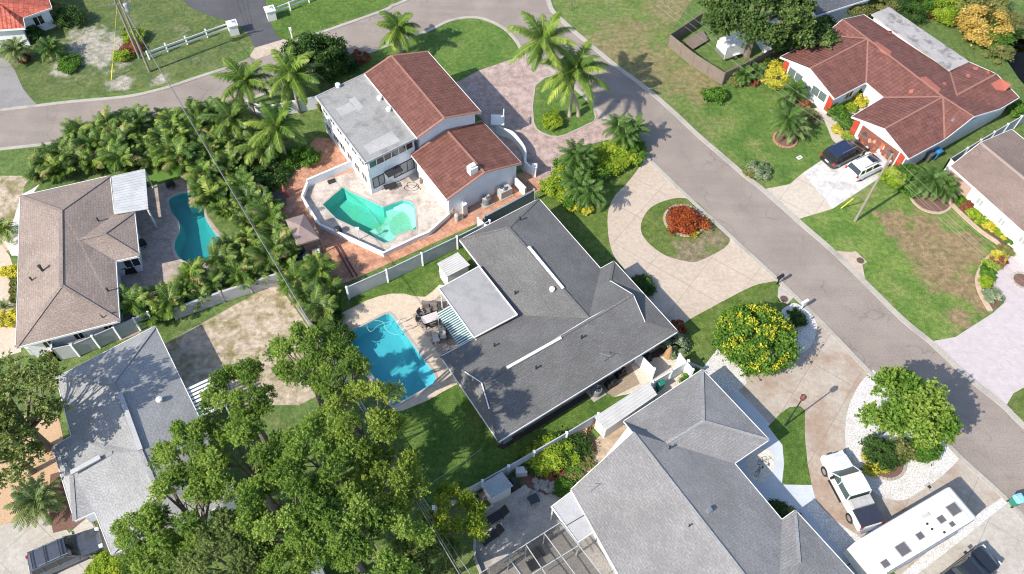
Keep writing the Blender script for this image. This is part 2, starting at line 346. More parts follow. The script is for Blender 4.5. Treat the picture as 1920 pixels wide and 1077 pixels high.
POOL1=smooth([(648,628),(722,589),(729,587),(736,594),(775,645),(814,700),(817,712),(810,722),(742,760),(736,759),(694,695)],1,True)
POOL1=[(648,628),(723,589),(730,588),(736,593),(814,701),(817,711),(812,720),(742,760),(735,760)]
p2=Z(540,330,5.983,[(390,325),(500,225),(610,133),(635,132),(680,170),(1070,350),(1180,310),(1290,275)])+[(768,378),(777,386),(780,410),(781,430),(765,433),(745,441),(735,453),(720,456),(714,453),(668,428),(630,410)]
p3=smooth(Z(0,300,2.992,[(950,225),(968,208),(1000,195),(1045,185),(1100,200),(1140,240),(1150,320),(1190,390),(1230,450),(1235,500),(1200,545),(1130,575),(1070,580),(1010,555),(980,500),(985,450),(1008,405),(998,340),(965,300),(948,250)]),3,True)
POOL3=[(p[0],p[1]) for p in p3]; POOL2=p2
CANAL=[(1868,85),(1878,100),(1912,150),(1935,175),(2080,300),(2080,-60),(1990,-60),(1920,40)]
E_=260
loops_px=[POOL1,POOL2,POOL3,CANAL]
b=MB(); vv=[Vector((-E_,-E_)),Vector((E_,-E_)),Vector((E_,E_+60)),Vector((-E_,E_+60))]; ff=[[0,1,2,3]]
for L in loops_px:
    ff.append(list(range(len(vv),len(vv)+len(L)))); vv+=[Vector(G(*q)[:2]) for q in L]
r=delaunay_2d_cdt(vv,[],ff,2,1e-4)
b.add([(v[0],v[1],0) for v in r[0]],[list(f) if area([r[0][i] for i in f])>0 else list(f)[::-1] for f in r[2]]); b.build('ground',M_BASE,kind='structure')
# canal
b=MB(); cp=GL(CANAL); b.prism(cp,-1.6,-1.5); 
for i in range(len(cp)): b.add([cp[i-1],cp[i],cp[i]-Vector((0,0,1.6)),cp[i-1]-Vector((0,0,1.6))],[(0,1,2,3)])
b.build('canal_bed',M_SOIL,kind='structure')
sheet('canal_water',CANAL,-.5,watermat('canal_water_surface',(.12,.13,.08),.1,1.2,.05))
# lawns
sheet('lawn',[(-60,120),(0,198),(67,190),(134,182),(234,173),(284,163),(321,153),(368,137),(431,117),(476,84),(461,57),(428,40),(394,30),(361,17),(335,-10),(320,-60),(-120,-60)],.004,M_NORTH)
sheet('lawn',[(498,10),(500,30),(507,43),(520,68),(540,77),(714,15),(731,6),(764,-8),(760,-60),(500,-60)],.004,M_LUSH)
sheet('lawn',[(640,117),(757,72),(801,57),(841,38),(881,32),(914,37),(948,54),(975,78),(984,103),(897,133),(862,152),(800,200),(640,160),(560,150)],.004,M_HOUSE6)
sheet('lawn',[(1032,-60),(1032,0),(1060,40),(1127,97),(1214,164),(1311,251),(1434,354),(1480,348),(1560,300),(1560,255),(1570,240),(1480,130),(1450,100),(1350,160),(1250,70),(1340,-60)],.004,M_TOPR)
sheet('lawn',[(1340,170),(1460,110),(1580,240),(1560,265),(1563,300),(1480,346),(1450,347),(1380,290),(1310,215)],.008,M_HOUSE6)
sheet('lawn',[(1620,-60),(1640,0),(1820,125),(1920,185),(1990,240),(2080,200),(1935,178),(1912,152),(1866,85),(1850,20),(1880,-60)],.004,M_BACK6)
sheet('lawn',[(1720,300),(1830,225),(1920,170),(1990,200),(1990,240),(1880,320),(1760,370)],.008,M_BACK6)
sheet('lawn',[(1497,410),(1566,470),(1623,525),(1697,598),(1749,639),(1792,632),(1862,585),(1841,554),(1832,517),(1851,487),(1874,462),(1774,374),(1700,300),(1655,325)],.012,M_EAST)
sheet('lawn',[(655,560),(862,445),(905,480),(850,510),(824,534),(797,557),(757,551),(734,551),(687,564),(660,580)],.008,M_LUSH)
sheet('lawn',[(735,765),(857,718),(940,820),(1170,725),(1240,700),(1170,760),(1120,780),(820,950),(790,960),(720,830)],.008,M_LUSH)
sheet('lawn',[(1010,365),(1204,292),(1209,300),(1190,328),(1155,367),(1140,402),(1141,440),(1150,480),(1165,500),(1120,520),(1000,400)],.008,M_FRONT)
sheet('lawn',[(1240,690),(1272,610),(1293,599),(1384,550),(1420,534),(1455,529),(1470,545),(1480,575),(1440,640),(1345,655),(1262,690)],.008,M_FRONT)
sheet('lawn',[(1886,765),(1900,735),(1925,725),(1990,760),(1990,860)],.004,M_FRONT)
sheet('yard',[(300,650),(520,528),(540,560),(610,660),(640,720),(560,760),(420,760),(340,740)],.004,M_SAND)
sheet('turf',Z(0,0,2.992,[(815,950),(1000,915),(1012,1005),(830,1052)]),.016,mat('artificial_turf',(.1,.2,.03),(.08,.17,.03),1,12,.3,.9))
sheet('side_yard',[(-60,330),(60,330),(45,350),(35,430),(15,470),(-60,480)],.008,M_SAND)
sheet('gravel_strip',[(75,345),(60,355),(40,365),(20,430),(8,455),(22,480),(40,480),(50,380)],.012,M_GRAVEL)
sheet('side_driveway',[(-80,455),(0,455),(18,480),(32,520),(40,660),(0,672),(-80,680)],.012,M_CREAM)
sheet('dirt_yard',[(-80,690),(40,780),(110,780),(130,880),(120,960),(70,1000),(0,1010),(-80,1010)],.012,M_DIRT)
sheet('driveway',[(-80,1000),(60,975),(100,960),(130,1000),(185,950),(225,1020),(250,1077),(250,1150),(-80,1150)],.016,M_DRIVE5B)
sheet('planting_bed',[(95,890),(130,880),(165,970),(140,990),(100,1000),(90,950)],.024,MULCH)
sheet('driveway',Z(0,0,2.992,[(-60,330),(0,325),(40,335),(80,390),(130,500),(170,550),(205,585),(0,622),(-60,630)]),.012,M_GREYAS)
sheet('driveway',[(335,-60),(341,0),(361,17),(394,30),(428,40),(461,57),(473,80),(478,92),(533,76),(520,68),(507,43),(500,27),(498,8),(505,-60)],.012,M_DARKAS)
sheet('driveway_apron',[(478,90),(532,74),(560,84),(480,112),(468,106)],.016,M_DRIVE)
# roads
FARK=[(1010,-60),(1032,0),(1040,20),(1060,40),(1094,70),(1127,97),(1160,124),(1214,164),(1261,204),(1311,251),(1361,294),(1404,331),(1434,354),(1497,410),(1566,470),(1623,525),(1697,598),(1749,640),(1821,707),(1887,760),(1920,793),(2100,960)]
NEARK=[(640,117),(757,72),(801,57),(841,38),(881,31),(914,36),(948,53),(972,78),(983,97),(1012,112),(1087,170),(1137,220),(1209,288),(1283,360),(1370,440),(1457,520),(1534,594),(1618,681),(1646,708),(1763,812),(1798,851),(1886,931),(1920,970),(2080,1130)]
NORTHK=[(-160,228),(0,205),(67,197),(134,189),(234,180),(284,170),(321,160),(368,144),(431,124),(480,103),(557,75),(714,20),(731,11),(764,-3),(800,-30),(860,-80)]
SOUTHK=[(-160,296),(0,278),(100,267),(200,255),(300,236),(400,210),(480,180),(560,149),(640,117)]
def sub(a,i,j): return a[i:j]
sheet('road',NORTHK+[(1000,-80)]+FARK[0:]+NEARK[::-1]+SOUTHK[::-1],.006,M_ROAD)
def kerb(pts,side,wd=.42,h=.07,name='kerb'):
    P=[(q[0],q[1]) for q in smooth([G(*p)[:2] for p in pts],3)]
    MB().strip(P,wd,0.0,h,off=side*wd/2).build(name,CONC,kind='structure')
kerb(FARK,-1,.55); kerb(SOUTHK+NEARK[1:],-1,.4) ; kerb(NORTHK[:9],-1); kerb(NORTHK[10:],-1)
# paver drive of the two storey house + island
sheet('driveway',[(835,160),(862,152),(897,133),(984,103),(1002,96),(1087,165),(1137,217),(1196,274),(1142,262),(1107,271),(1080,282),(1053,291),(1043,317),(1030,350),(1000,350),(960,290),(900,220)],.012,M_PAVE2)
isl=[(1003,162),(998,200),(1000,230),(1006,243),(1017,250),(1032,256),(1047,257),(1062,253),(1077,246),(1113,229),(1117,222),(1113,200),(1087,174),(1066,152),(1046,140),(1022,146)]
sheet('lawn',isl,.02,M_HOUSE6); MB().strip([G(*p)[:2] for p in isl],.16,.0,.06,closed=True).build('kerb',CONC,kind='structure')
sheet('brick_patio',[(500,360),(545,335),(556,318),(570,285),(592,258),(625,260),(705,370),(1000,322),(1022,352),(905,415),(655,528),(600,545),(520,500),(480,430)],.0145,M_BRICK,holes=[POOL2])
sheet('pool_deck',Z(540,330,5.983,[(215,60),(165,270),(225,370),(350,560),(600,690),(1075,900)])+[(780,452),(804,442),(843,407),(870,395),(885,330),(800,290),(700,310),(662,322),(580,348)],.02,M_DECK2,holes=[POOL2])
sheet('patio',[(205,345),(277,349),(341,334),(356,352),(400,420),(440,470),(430,500),(300,560),(262,625),(225,640),(180,560)],.012,M_DECK3,holes=[POOL3])
DECK1=[(616,604),(632,593),(647,584),(687,564),(710,556),(734,551),(757,551),(777,556),(797,557),(812,546),(824,534),(850,540),(895,620),(895,645),(850,690),(857,721),(830,735),(805,750),(756,770),(740,773),(719,745),(680,697),(640,648),(624,625)]
sheet('pool_deck',DECK1,.016,M_DECK1,holes=[POOL1])
M_PATCH=paver('diagonal_patio_pavers',(.38,.33,.29),(.33,.285,.255),.6,.6,R(80),.55)
sheet('paver_patch',[(773,590),(812,571),(855,617),(801,633)],.024,M_PATCH)
sheet('paver_patch',[(806,638),(844,613),(868,655),(824,667)],.024,M_PATCH)
sheet('paver_patch',[(815,563),(826,552),(846,566),(842,578),(830,577)],.024,M_PATCH)
# main drive
sheet('driveway',smooth([(1209,291),(1204,305),(1190,326),(1170,350),(1153,367),(1142,390),(1139,415),(1142,450),(1150,478),(1166,500)],3)+[(1180,520),(1260,625),(1293,599)]+smooth([(1293,599),(1384,550),(1420,534),(1445,529),(1456,527)],3)+[(1457,522),(1370,442),(1283,362)],.016,M_DRIVE)
oi=smooth([(1281,372),(1262,373),(1238,380),(1220,390),(1209,403),(1202,420),(1204,440),(1221,461),(1251,481),(1285,490),(1307,491),(1344,474),(1362,462),(1368,447),(1350,427),(1324,396),(1304,378)],3,True)
sheet('lawn',oi,.024,M_ISLE)
# drive and walk of the red roof house
sheet('driveway',[(1434,355),(1480,346),(1505,325),(1561,392),(1498,411)],.016,M_DRIVE6)
sheet('driveway',[(1505,325),(1545,298),(1618,255),(1690,300),(1655,330),(1561,392)],.016,M_DRIVE6B)
sheet('path',[(1545,225),(1560,262),(1578,280),(1610,258),(1625,200),(1640,185),(1620,150),(1560,195),(1520,205),(1500,215),(1530,235)],.018,mat('pebbled_garden_path',(.5,.44,.39),(.42,.37,.33),1.5,10,.6,.9))
# east neighbour
sheet('driveway',[(1749,640),(1792,632),(1862,587),(1885,566),(1866,545),(1860,520),(1866,496),(1895,470),(2000,420),(2080,600),(2060,860),(1990,840),(1922,726),(1900,738),(1886,762),(1821,707)],.016,M_PINK)
edge=smooth([(1774,374),(1800,400),(1840,436),(1874,462),(1851,487),(1836,512),(1833,532),(1841,556),(1857,584)],3)
MB().strip([G(p[0],p[1])[:2] for p in edge],.5,0,.08).build('bed_edging',CONC,kind='structure') if False else None
sheet('planting_bed',smooth([(1874,462),(1851,487),(1836,512),(1833,532),(1841,556),(1857,584)],3)+smooth([(1882,566),(1868,547),(1861,524),(1864,499),(1894,471)],3),.02,MULCH)
MB().strip([G(p[0],p[1])[:2] for p in edge],.48,0,.09).build('bed_edging',mat('tan_edging_blocks',(.5,.38,.29),(.42,.32,.25),2,6,.5,.9),kind='structure')
MB().strip([G(p[0],p[1])[:2] for p in smooth([(1900,468),(1866,498),(1862,524),(1869,547),(1884,567)],3)],.2,0,.12).build('bed_edging',CONC,kind='structure')
sheet('planting_bed',[(1776,366),(1812,366),(1912,462),(1894,471),(1874,455),(1800,393)],.018,MULCH)
sheet('brick_path',[(1782,320),(1800,320),(1812,366),(1782,372)],.022,M_BRICK)
# house five front
sheet('gravel_bed',smooth([(1637,694),(1612,720),(1592,760),(1585,800),(1587,850),(1600,890),(1630,918),(1660,935),(1695,938),(1725,922),(1760,898),(1790,870),(1797,853),(1763,815)],3),.02,M_GRAVEL)
sheet('driveway',[(1330,700),(1440,655),(1495,600),(1534,596),(1618,683),(1646,710),(1797,853),(1886,933),(1840,965),(1800,985),(1730,1080),(1690,1090),(1650,1040),(1610,1015),(1565,985),(1530,945),(1514,905),(1505,870),(1500,800),(1400,800),(1380,745)],.012,M_DRIVE5)
sheet('gravel_bed',[(1310,700),(1345,655),(1395,690),(1400,720),(1370,745)],.02,M_GRAVEL)
sheet('gravel_bed',smooth([(1462,590),(1480,572),(1495,570),(1520,590),(1532,612),(1520,650),(1490,665),(1465,640)],3,True),.02,M_GRAVEL)
sheet('lawn',[(1464,775),(1480,764),(1500,762),(1509,770),(1509,820),(1514,870),(1522,910),(1466,909),(1470,870),(1467,835),(1440,800)],.024,M_LUSH)
sheet('path',[(1330,720),(1345,690),(1420,770),(1448,800),(1467,835),(1470,870),(1466,909),(1522,910),(1530,940),(1580,1000),(1640,1040),(1650,1090),(1600,1090),(1490,960),(1440,950),(1370,860),(1300,760)],.018,M_WALK5)
sheet('gravel_bed',smooth([(1425,842),(1443,845),(1452,862),(1448,885),(1430,905),(1405,895),(1400,860)],3,True),.03,mat('cream_gravel',(.62,.57,.5),(.5,.46,.4),1.6,8,.7,.95))
sheet('gravel_bed',[(1523,936),(1560,972),(1647,1030),(1610,1060),(1560,1020),(1505,945)],.026,M_GRAVEL)
sheet('driveway',[(1890,935),(2060,1110),(2060,1200),(1700,1200),(1690,1077),(1760,1035),(1830,980)],.018,M_DRIVE5B)
sheet('gravel_bed',[(1880,932),(1890,942),(1800,1015),(1720,1077),(1690,1077),(1770,1008)],.024,M_GRAVEL)
sheet('patio',[(890,1000),(893,1040),(905,1080),(940,1120),(1250,1120),(1120,960),(1075,925),(1040,905),(990,905),(930,945),(905,965)],.012,M_DECK5)
sheet('path',[(1055,925),(1075,870),(1100,840),(1150,795),(1190,780),(1200,820),(1110,940),(1075,950)],.016,M_TAN)
sheet('planting_bed',[(970,890),(1000,860),(1060,815),(1115,820),(1120,845),(1085,880),(1065,925),(1030,930),(990,915)],.02,MULCH)
sheet('side_path',[(1120,725),(1180,680),(1200,720),(1150,745)],.02,M_SOIL)
sheet('gravel_bed',[(1180,680),(1262,665),(1320,690),(1250,760),(1200,735),(1150,745),(1130,730)],.016,mat('sandy_gravel',(.55,.49,.42),(.42,.37,.31),1.6,8,.7,.95))
# concrete storm drain pads, meter boxes
sheet('drain_pad',[(1566,471),(1595,473),(1604,471),(1626,492),(1617,497),(1622,524)],.02,M_DRIVE)
sheet('drain_pad',[(1459,540),(1466,532),(1490,556),(1476,571),(1458,558)],.024,M_DRIVE5B)
def manhole(px,py,lab):
    c=G(px,py); t=thing('manhole_cover',lab,'manhole cover',(c.x,c.y,.026)); 
    MB().lathe((c.x,c.y,.024),[(.36,0),(.36,.02),(.33,.025),(.3,.012),(.1,.016)],20).build('lid',mat('rusty_iron',(.12,.07,.055),(.08,.05,.04),2,12,.5,.8),t)
    MB().lathe((c.x,c.y,.022),[(.45,0),(.45,.012),(.38,.014)],20).build('frame',CONC,t)
manhole(1613,489,'round rusty manhole cover in the concrete drain pad on the far lawn verge')
manhole(1470,561,'round brown manhole cover beside the gravel bed and the two mailboxes')
c=G(1742,914); t=thing('drain_box','small square concrete drain box set in the white gravel bed','drain',(c.x,c.y,.02)); MB().box((c.x,c.y,.02),(.6,.6,.05),AR).build('frame',CONC,t); MB().box((c.x,c.y,.06),(.25,.25,.03),AR).build('lid',DARK,t)
c=G(1499,296); t=thing('meter_box','small pale utility meter box lid in the lawn by the dark van','meter box',(c.x,c.y,.0)); MB().box((c.x,c.y,.0),(.6,.4,.04),R(35)).build('frame',WHITE,t); MB().box((c.x,c.y,.03),(.3,.2,.03),R(35)).build('lid',ALU,t)

sheet('planting_bed',[(930,838),(1275,630),(1284,640),(1240,667),(1120,735),(943,843)],.0105,mat('eave_shade_mulch',(.05,.04,.035),(.03,.025,.022),3,14,.8,.95,.4))  # near-black strip below the eave: eave shade painted into the mulch colour
# ---------------------------------------------------------------- pools
def pool(name,label,px,depth,bm,wm,coping=.25,cm=CONC,lvl=-.12,zc=.03,extras=None):
    P=[G(*q) for q in px]; 
    if area(P)<0: P=P[::-1]
    c=sum(P,Vector())/len(P); t=thing(name,label,'swimming pool',(c.x,c.y,0)); b=MB(); n=len(P)
    fl=inset(P,.25); D=Vector((0,0,-depth))
    b.add([(q[0],q[1],-depth) for q in fl],[list(range(n))])
    b.add([Vector((q[0],q[1],.0)) for q in P]+[Vector((q[0],q[1],-depth)) for q in fl],[(i,(i+1)%n,n+(i+1)%n,n+i) for i in range(n)])
    bo=b.build('basin',bm,t)
    w=MB(); w.poly([(q[0],q[1],lvl) for q in P]); w.build('water',wm,t)
    k=MB(); k.strip(P,coping,-.02,zc,closed=True,off=-coping/2+.02); k.build('coping',cm,t); return t
t=pool('swimming_pool','bright blue rectangular pool on the cream deck of the dark grey house',POOL1,1.25,mat('pool_plaster_blue',(.2,.52,.57),(.18,.48,.54),1,6,.1,.7),watermat('pool_water_blue',(.5,.85,.88),.04,2.2))
b=MB()
for dx in (0,11):   # grab rails of the ladder
    a=G(745+dx*1.0,611+dx*1.2,0); e=G(762+dx,603+dx*1.3,0); b.tube([a+Vector((0,0,-.5)),a+Vector((0,0,.55)),a.lerp(e,.35)+Vector((0,0,.72)),e+Vector((0,0,.6)),e+Vector((0,0,.02))],.028)
b.build('ladder',ALU,t)
b=MB(); A,B_,C_=G(648,628,-.5),G(730,588,-.5),G(640,628,0)
b.prism([G(*p)[:2] for p in [(795,668),(815,700),(817,711),(812,720),(802,725),(780,690)]],-1.24,-.45).build('steps',mat('pool_step_blue',(.3,.68,.76),None,1,6,.1,.7),t)
h=MB(); hp=[(752,598),(728,604),(710,610),(695,622),(688,610),(700,602),(718,604),(724,618),(742,628),(757,624),(764,640)]
h.tube([G(q[0],q[1],-.1) for q in smooth(hp,6)],.022,5); h.build('vacuum_hose',plain('pale_blue_hose',(.25,.52,.6),.5),parent=None,label='pale pool vacuum hose floating in loops on the blue pool',cat='hose')
t=pool('swimming_pool','green algae pool with angled spa end behind the two storey red roof house',POOL2,1.3,mat('algae_pool_plaster',(.1,.5,.48),(.1,.47,.38),.25,5,.35,.7,stain=(.12,.42,.25),stain_amt=.6,stain_scale=.3),watermat('pool_water_green',(.72,.95,.9),.03,1.5),.2)
b=MB(); sh=Z(540,330,5.983,[(890,575),(1060,490),(1100,400),(1085,352),(1180,310),(1290,275)])+[(768,378),(777,386),(781,430),(765,433),(745,441),(735,453),(714,453)]
b.prism([q[:2] for q in inset(GL(sh),.06)],-1.3,-.62); b.build('shallow_shelf',mat('pale_pool_shelf',(.4,.68,.62),(.3,.58,.48),.6,5,.3,.7,stain=(.16,.34,.07),stain_amt=1,stain_scale=.3),t)
_pt=t; ALG=mat('pool_algae',(.27,.5,.33),(.3,.58,.48),1.6,6,.4,.8,stain=(.2,.5,.3),stain_amt=.5,stain_scale=.7); ALG2=mat('pale_pool_algae',(.12,.46,.3),(.1,.42,.34),.7,6,.3,.8,stain=(.1,.5,.44),stain_amt=.6,stain_scale=.6); MB().prism([q[:2] for q in GL(smooth([(762,388),(772,398),(776,412),(772,428),(758,431),(744,436),(733,430),(729,415),(736,401),(748,392)],3,True))],-.619,-.61).build('algae_patch',ALG,_pt)
MB().prism([q[:2] for q in GL(smooth([(628,378),(645,368),(660,372),(690,388),(712,396),(722,412),(712,424),(700,436),(672,424),(645,408),(628,392)],3,True))],-1.299,-1.29).build('algae_patch',ALG2,_pt)
b=MB(); s2=Z(540,330,5.983,[(1180,330),(1290,280)])+[(768,379),(776,387),(780,420),(773,425),(768,402),(757,388),(740,387)]
b.prism([q[:2] for q in GL(s2)],-.62,-.35); b.build('steps',mat('white_pool_steps',(.7,.85,.82),(.6,.8,.76),1,5,.2,.7),t)
t=pool('swimming_pool','teal kidney shaped pool behind the brown roof house',POOL3,1.25,mat('pool_plaster_teal',(.13,.42,.43),(.11,.38,.4),1,6,.1,.7),watermat('pool_water_teal',(.42,.82,.82),.03,1.8))
b=MB(); b.prism([G(*q)[:2] for q in Z(0,300,2.992,[(1050,195),(1095,205),(1135,245),(1060,262),(1045,225)])],-1.2,-.35); b.build('steps',mat('pale_pool_ledge',(.5,.55,.5),None,1,6,.2,.7),t)

# ---------------------------------------------------------------- houses
SH_DARK=shingle('dark_grey_shingles',(.155,.153,.152),(.132,.13,.13),.2,.45,.3)
SH_LIGHT=shingle('light_grey_shingles',(.31,.31,.317),(.275,.275,.282),.2,.45,.3,None,.78)
SH_MID=shingle('mid_grey_shingles',(.255,.25,.252),(.22,.216,.218),.2,.45,.28)
SH_BROWN=shingle('pinkish_brown_shingles',(.3,.242,.21),(.25,.2,.175),.22,.4,.32)
SH_BROWN2=shingle('brown_shingles',(.245,.185,.16),(.21,.155,.135),.2,.45,.4)
TL_RED=tiles('red_brown_tiles',(.185,.08,.063),(.16,.07,.056),None,.42,.45,.6)
TL_RED6=tiles('faded_red_tiles',(.185,.08,.066),(.165,.071,.059),(.42,.14,.1),.45,.4,.25,.7)
TL_RED8=tiles('bright_red_tiles',(.5,.13,.085),(.4,.1,.07),None,.45,.5,.8)
CAPR=mat('pink_mortar_ridge',(.3,.15,.12),(.24,.115,.09),3,9,.5,.85)
def ridge_z(p,a,b,pitch,ze):
    """height where the view ray through pixel p meets the roof plane rising from the eave a-b"""
    A=G(a[0],a[1],ze); B=G(b[0],b[1],ze); d=(B-A).normalized(); lo,hi=ze,ze+6
    for _ in range(40):
        z=(lo+hi)/2; q=G(p[0],p[1],z); dist=abs((q-A).cross(d).z); 
        if z-ze<pitch*dist: lo=z
        else: hi=z
    return z
def zplane(p,A,B,C_):
    n=(B-A).cross(C_-A); o=Vector((0,0,H)); d=G(p[0],p[1],0)-o
    return (o+d*((A-o).dot(n)/d.dot(n))).z
def house(name,label,V,faces,eave,ze,roofm,wallm=WALLW,over=.5,caps=(),capm=None,gables=(),fascia=WHITE,wallpts=None,capw=.3,th=.18,holes=None,base=0):
    """V: name -> (px,py,z). faces: strings of names. eave: names round the wall footprint"""
    P={k:G(v[0],v[1],v[2]) for k,v in V.items()}
    ctr=sum((P[k] for k in eave),Vector())/len(eave); t=thing(name,label,'house',(ctr.x,ctr.y,base))
    b=MB(); fs=MB(); cnt={}
    for f in faces:
        ks=f.split(); pts=[P[k] for k in ks]
        nrm=Vector((0,0,0))
        for i in range(len(pts)): nrm+=pts[i-1].cross(pts[i])
        if nrm.z<0: ks=ks[::-1]; pts=pts[::-1]
        b.poly(pts)
        for i in range(len(ks)):
            a,c=ks[i],ks[(i+1)%len(ks)]; cnt.setdefault(frozenset((a,c)),[]).append((a,c))
    ro=b.build('roof',roofm,t,uv=True)
    for e,l in cnt.items():
        if len(l)==1:
            a,c=P[l[0][0]],P[l[0][1]]; d=Vector((0,0,th)); o=(c-a).cross(Vector((0,0,1))).normalized()*.05; u=Vector((0,0,.025))
            fs.add([a-d,c-d,c+u,a+u,a-d+o,c-d+o,c+u+o,a+u+o],[(4,5,6,7),(7,6,2,3),(0,1,5,4),(3,2,1,0)])
    fs.build('fascia',fascia,t)
    if caps:
        k=MB()
        for cpair in caps:
            a,c=[P[q] for q in cpair.split()]; k.beam(a+Vector((0,0,.02)),c+Vector((0,0,.02)),capw,.05)
        k.build('ridge_cap',capm or roofm,ro,uv=True)
    w=MB(); W=wallpts or [P[k] for k in eave]; W=inset(W,over); w.prism(W,base,ze-th*.6,cap0=False)
    for g in gables:
        ks=g.split(); q=[P[k].copy() for k in ks]; ce=sum((P[k] for k in eave),Vector())/len(eave)
        mid=(q[0]+q[-1])/2; dn=(q[-1]-q[0]); nn=Vector((-dn.y,dn.x,0)).normalized()
        if (ce-mid).dot(nn)<0: nn=-nn
        dd=dn.normalized()
        lowz=min(q[0].z,q[-1].z)-.35
        pts=[q[0]+nn*over-Vector((0,0,.05))]+[x+nn*over-Vector((0,0,.1)) for x in q[1:-1]]+[q[-1]+nn*over-Vector((0,0,.05))]
        lo=[Vector((pts[-1].x,pts[-1].y,lowz)),Vector((pts[0].x,pts[0].y,lowz))]
        full=pts+lo; w.add(full+[x+nn*.1 for x in full],[list(range(len(full))),list(range(len(full),2*len(full)))[::-1]])
    w.build('wall',wallm,t); return t,P,ro
def window(t,a,b,z0,z1,f=WHITE,g=GLASS,name='window',out=None,mull=1,fw=.07):
    """window on the wall line a-b (world xy), standing proud of it towards out"""
    a=Vector((a[0],a[1],0)); b=Vector((b[0],b[1],0)); d=(b-a).normalized(); n=Vector((d.y,-d.x,0)) 
    if out is not None and n.dot(out)<0: n=-n
    L=(b-a).length; fr=MB(); gl=MB()
    def bb(m,u0,u1,v0,v1,dep,o=0):
        p=a+d*u0+n*o; q=a+d*u1+n*o
        m.add([p+Vector((0,0,v0)),q+Vector((0,0,v0)),q+Vector((0,0,v1)),p+Vector((0,0,v1)),p+n*dep+Vector((0,0,v0)),q+n*dep+Vector((0,0,v0)),q+n*dep+Vector((0,0,v1)),p+n*dep+Vector((0,0,v1))],[(0,1,2,3),(7,6,5,4),(0,4,5,1),(1,5,6,2),(2,6,7,3),(3,7,4,0)])
    bb(fr,0,L,z0,z0+fw,.07); bb(fr,0,L,z1-fw,z1,.07); bb(fr,0,fw,z0+fw,z1-fw,.07); bb(fr,L-fw,L,z0+fw,z1-fw,.07)
    for k in range(1,mull+1): u=L*k/(mull+1); bb(fr,u-fw/2,u+fw/2,z0+fw,z1-fw,.065)
    w=fr.build(name,f,t); bb(gl,fw,L-fw,z0+fw,z1-fw,.03,.005); gl.build('pane',g,w); return w
def wallwins(t,P,eave_pair,over,ctr,specs,z0,z1,**k):
    a,b=[Vector((P[q].x,P[q].y,0)) for q in eave_pair]; d=(b-a).normalized(); n=Vector((d.y,-d.x,0)); c=Vector((ctr[0],ctr[1],0))
    if n.dot((a+b)/2-c)<0: n=-n
    a=a-n*over; b=b-n*over
    for u0,u1 in specs: window(t,a.lerp(b,u0),a.lerp(b,u1),z0,z1,out=n,**k)
def onroof(px,py,o,z=4.0):
    from mathutils.bvhtree import BVHTree
    of=OFF.get(o.name,Vector((0,0,0))); tr=BVHTree.FromPolygons([v.co+of for v in o.data.vertices],[list(p.vertices) for p in o.data.polygons])
    e=Vector((0,0,H)); d=(G(px,py,0)-e).normalized(); h=tr.ray_cast(e,d); return h[0] if h[0] is not None else G(px,py,z)
def vent(px,py,z,parent,kind=0,s=1,name='roof_vent'):
    c=onroof(px,py,parent,z); b=MB()
    if kind==0: b.lathe(c-Vector((0,0,.1)),[(.07*s,0),(.07*s,.45*s),(.1*s,.46*s),(.1*s,.52*s)],8); m_=DARK
    elif kind==1: b.lathe(c-Vector((0,0,.1)),[(.2*s,0),(.16*s,.25*s),(.26*s,.3*s),(.24*s,.42*s),(.05,.5*s)],12); m_=WHITE
    else: b.box(c-Vector((0,0,.1)),(.4*s,.4*s,.4*s),AR,top=.85); m_=ALU
    return b.build(name,m_,parent)
# --- dark grey L shaped house
ze=2.7
def V_(ze,d): return {k:(v[0],v[1],(v[2] if len(v)>2 else ze)) for k,v in d.items()}
z1=3.95
V=V_(ze,dict(A=(1010.5,373),B=(1126,504),C=(1151,490),D=(1271,622),E=(935,828),F=(827,669),I=(970,591),G=(862,450),R1=(954,427,z1),J=(1104,597,z1),R2=(903,719,z1),P=(1187,553,z1),Q=(1144,527,z1-.75),S=(1209,604,z1-.75)))
t,P,ro=house('house','dark grey shingled L shaped house with two white ridge vents beside the blue pool',V,['A B J R1','G A R1','G R1 J I','I J R2 F','F R2 E','E R2 P S D','C Q P J B','C D S Q'],'A B C D E F I G'.split(),ze,SH_DARK,caps=('R1 J','R2 P','A R1','G R1','F R2','E R2','C Q','D S'),capm=SH_DARK,over=.7,wallm=mat('tan_block_wall',(.3,.26,.22),(.24,.2,.17),1,8,.3),capw=.22)
b=MB(); b.add([P['Q'],P['S'],P['P']],[(0,1,2)]); b.build('gable_end',DARK,ro)
def onz(px,py): return G(px,py,z1)
MB().beam(onz(991,464)+Vector((0,0,.1)),onz(1056,542)+Vector((0,0,.06)),.24,.1).build('ridge_vent',WHITE,ro)
MB().beam(onz(951,691)+Vector((0,0,.1)),onz(1052,634)+Vector((0,0,.06)),.24,.1).build('ridge_vent',WHITE,ro)
MB().tube([P['R2']+Vector((0,0,.08)),P['R2'].lerp(P['F'],.4)+Vector((0,0,.08))],.05,5).build('hip_flashing',WHITE,ro)
MB().tube([P['R2']+Vector((0,0,.08)),P['R2'].lerp(P['E'],.45)+Vector((0,0,.08))],.05,5).build('hip_flashing',WHITE,ro)
for q in ((975,413,4.1,0),(1035,545,4.3,1),(966,552,3.6,0),(1090,635,4.2,0),(927,650,3.6,0),(1005,692,4.2,0)): vent(q[0],q[1],q[2],ro,q[3])
b=MB(); c=onroof(1132,678,ro); b.tube([c-Vector((0,0,.3)),c+Vector((0,0,1.1))],.025); b.tube([c+Vector((-.5,.1,1.1)),c+Vector((.5,-.1,1.1))],.02); b.tube([c+Vector((-.3,-.2,1.0)),c+Vector((-.3,.3,1.0))],.02); b.build('antenna',ALU,ro)
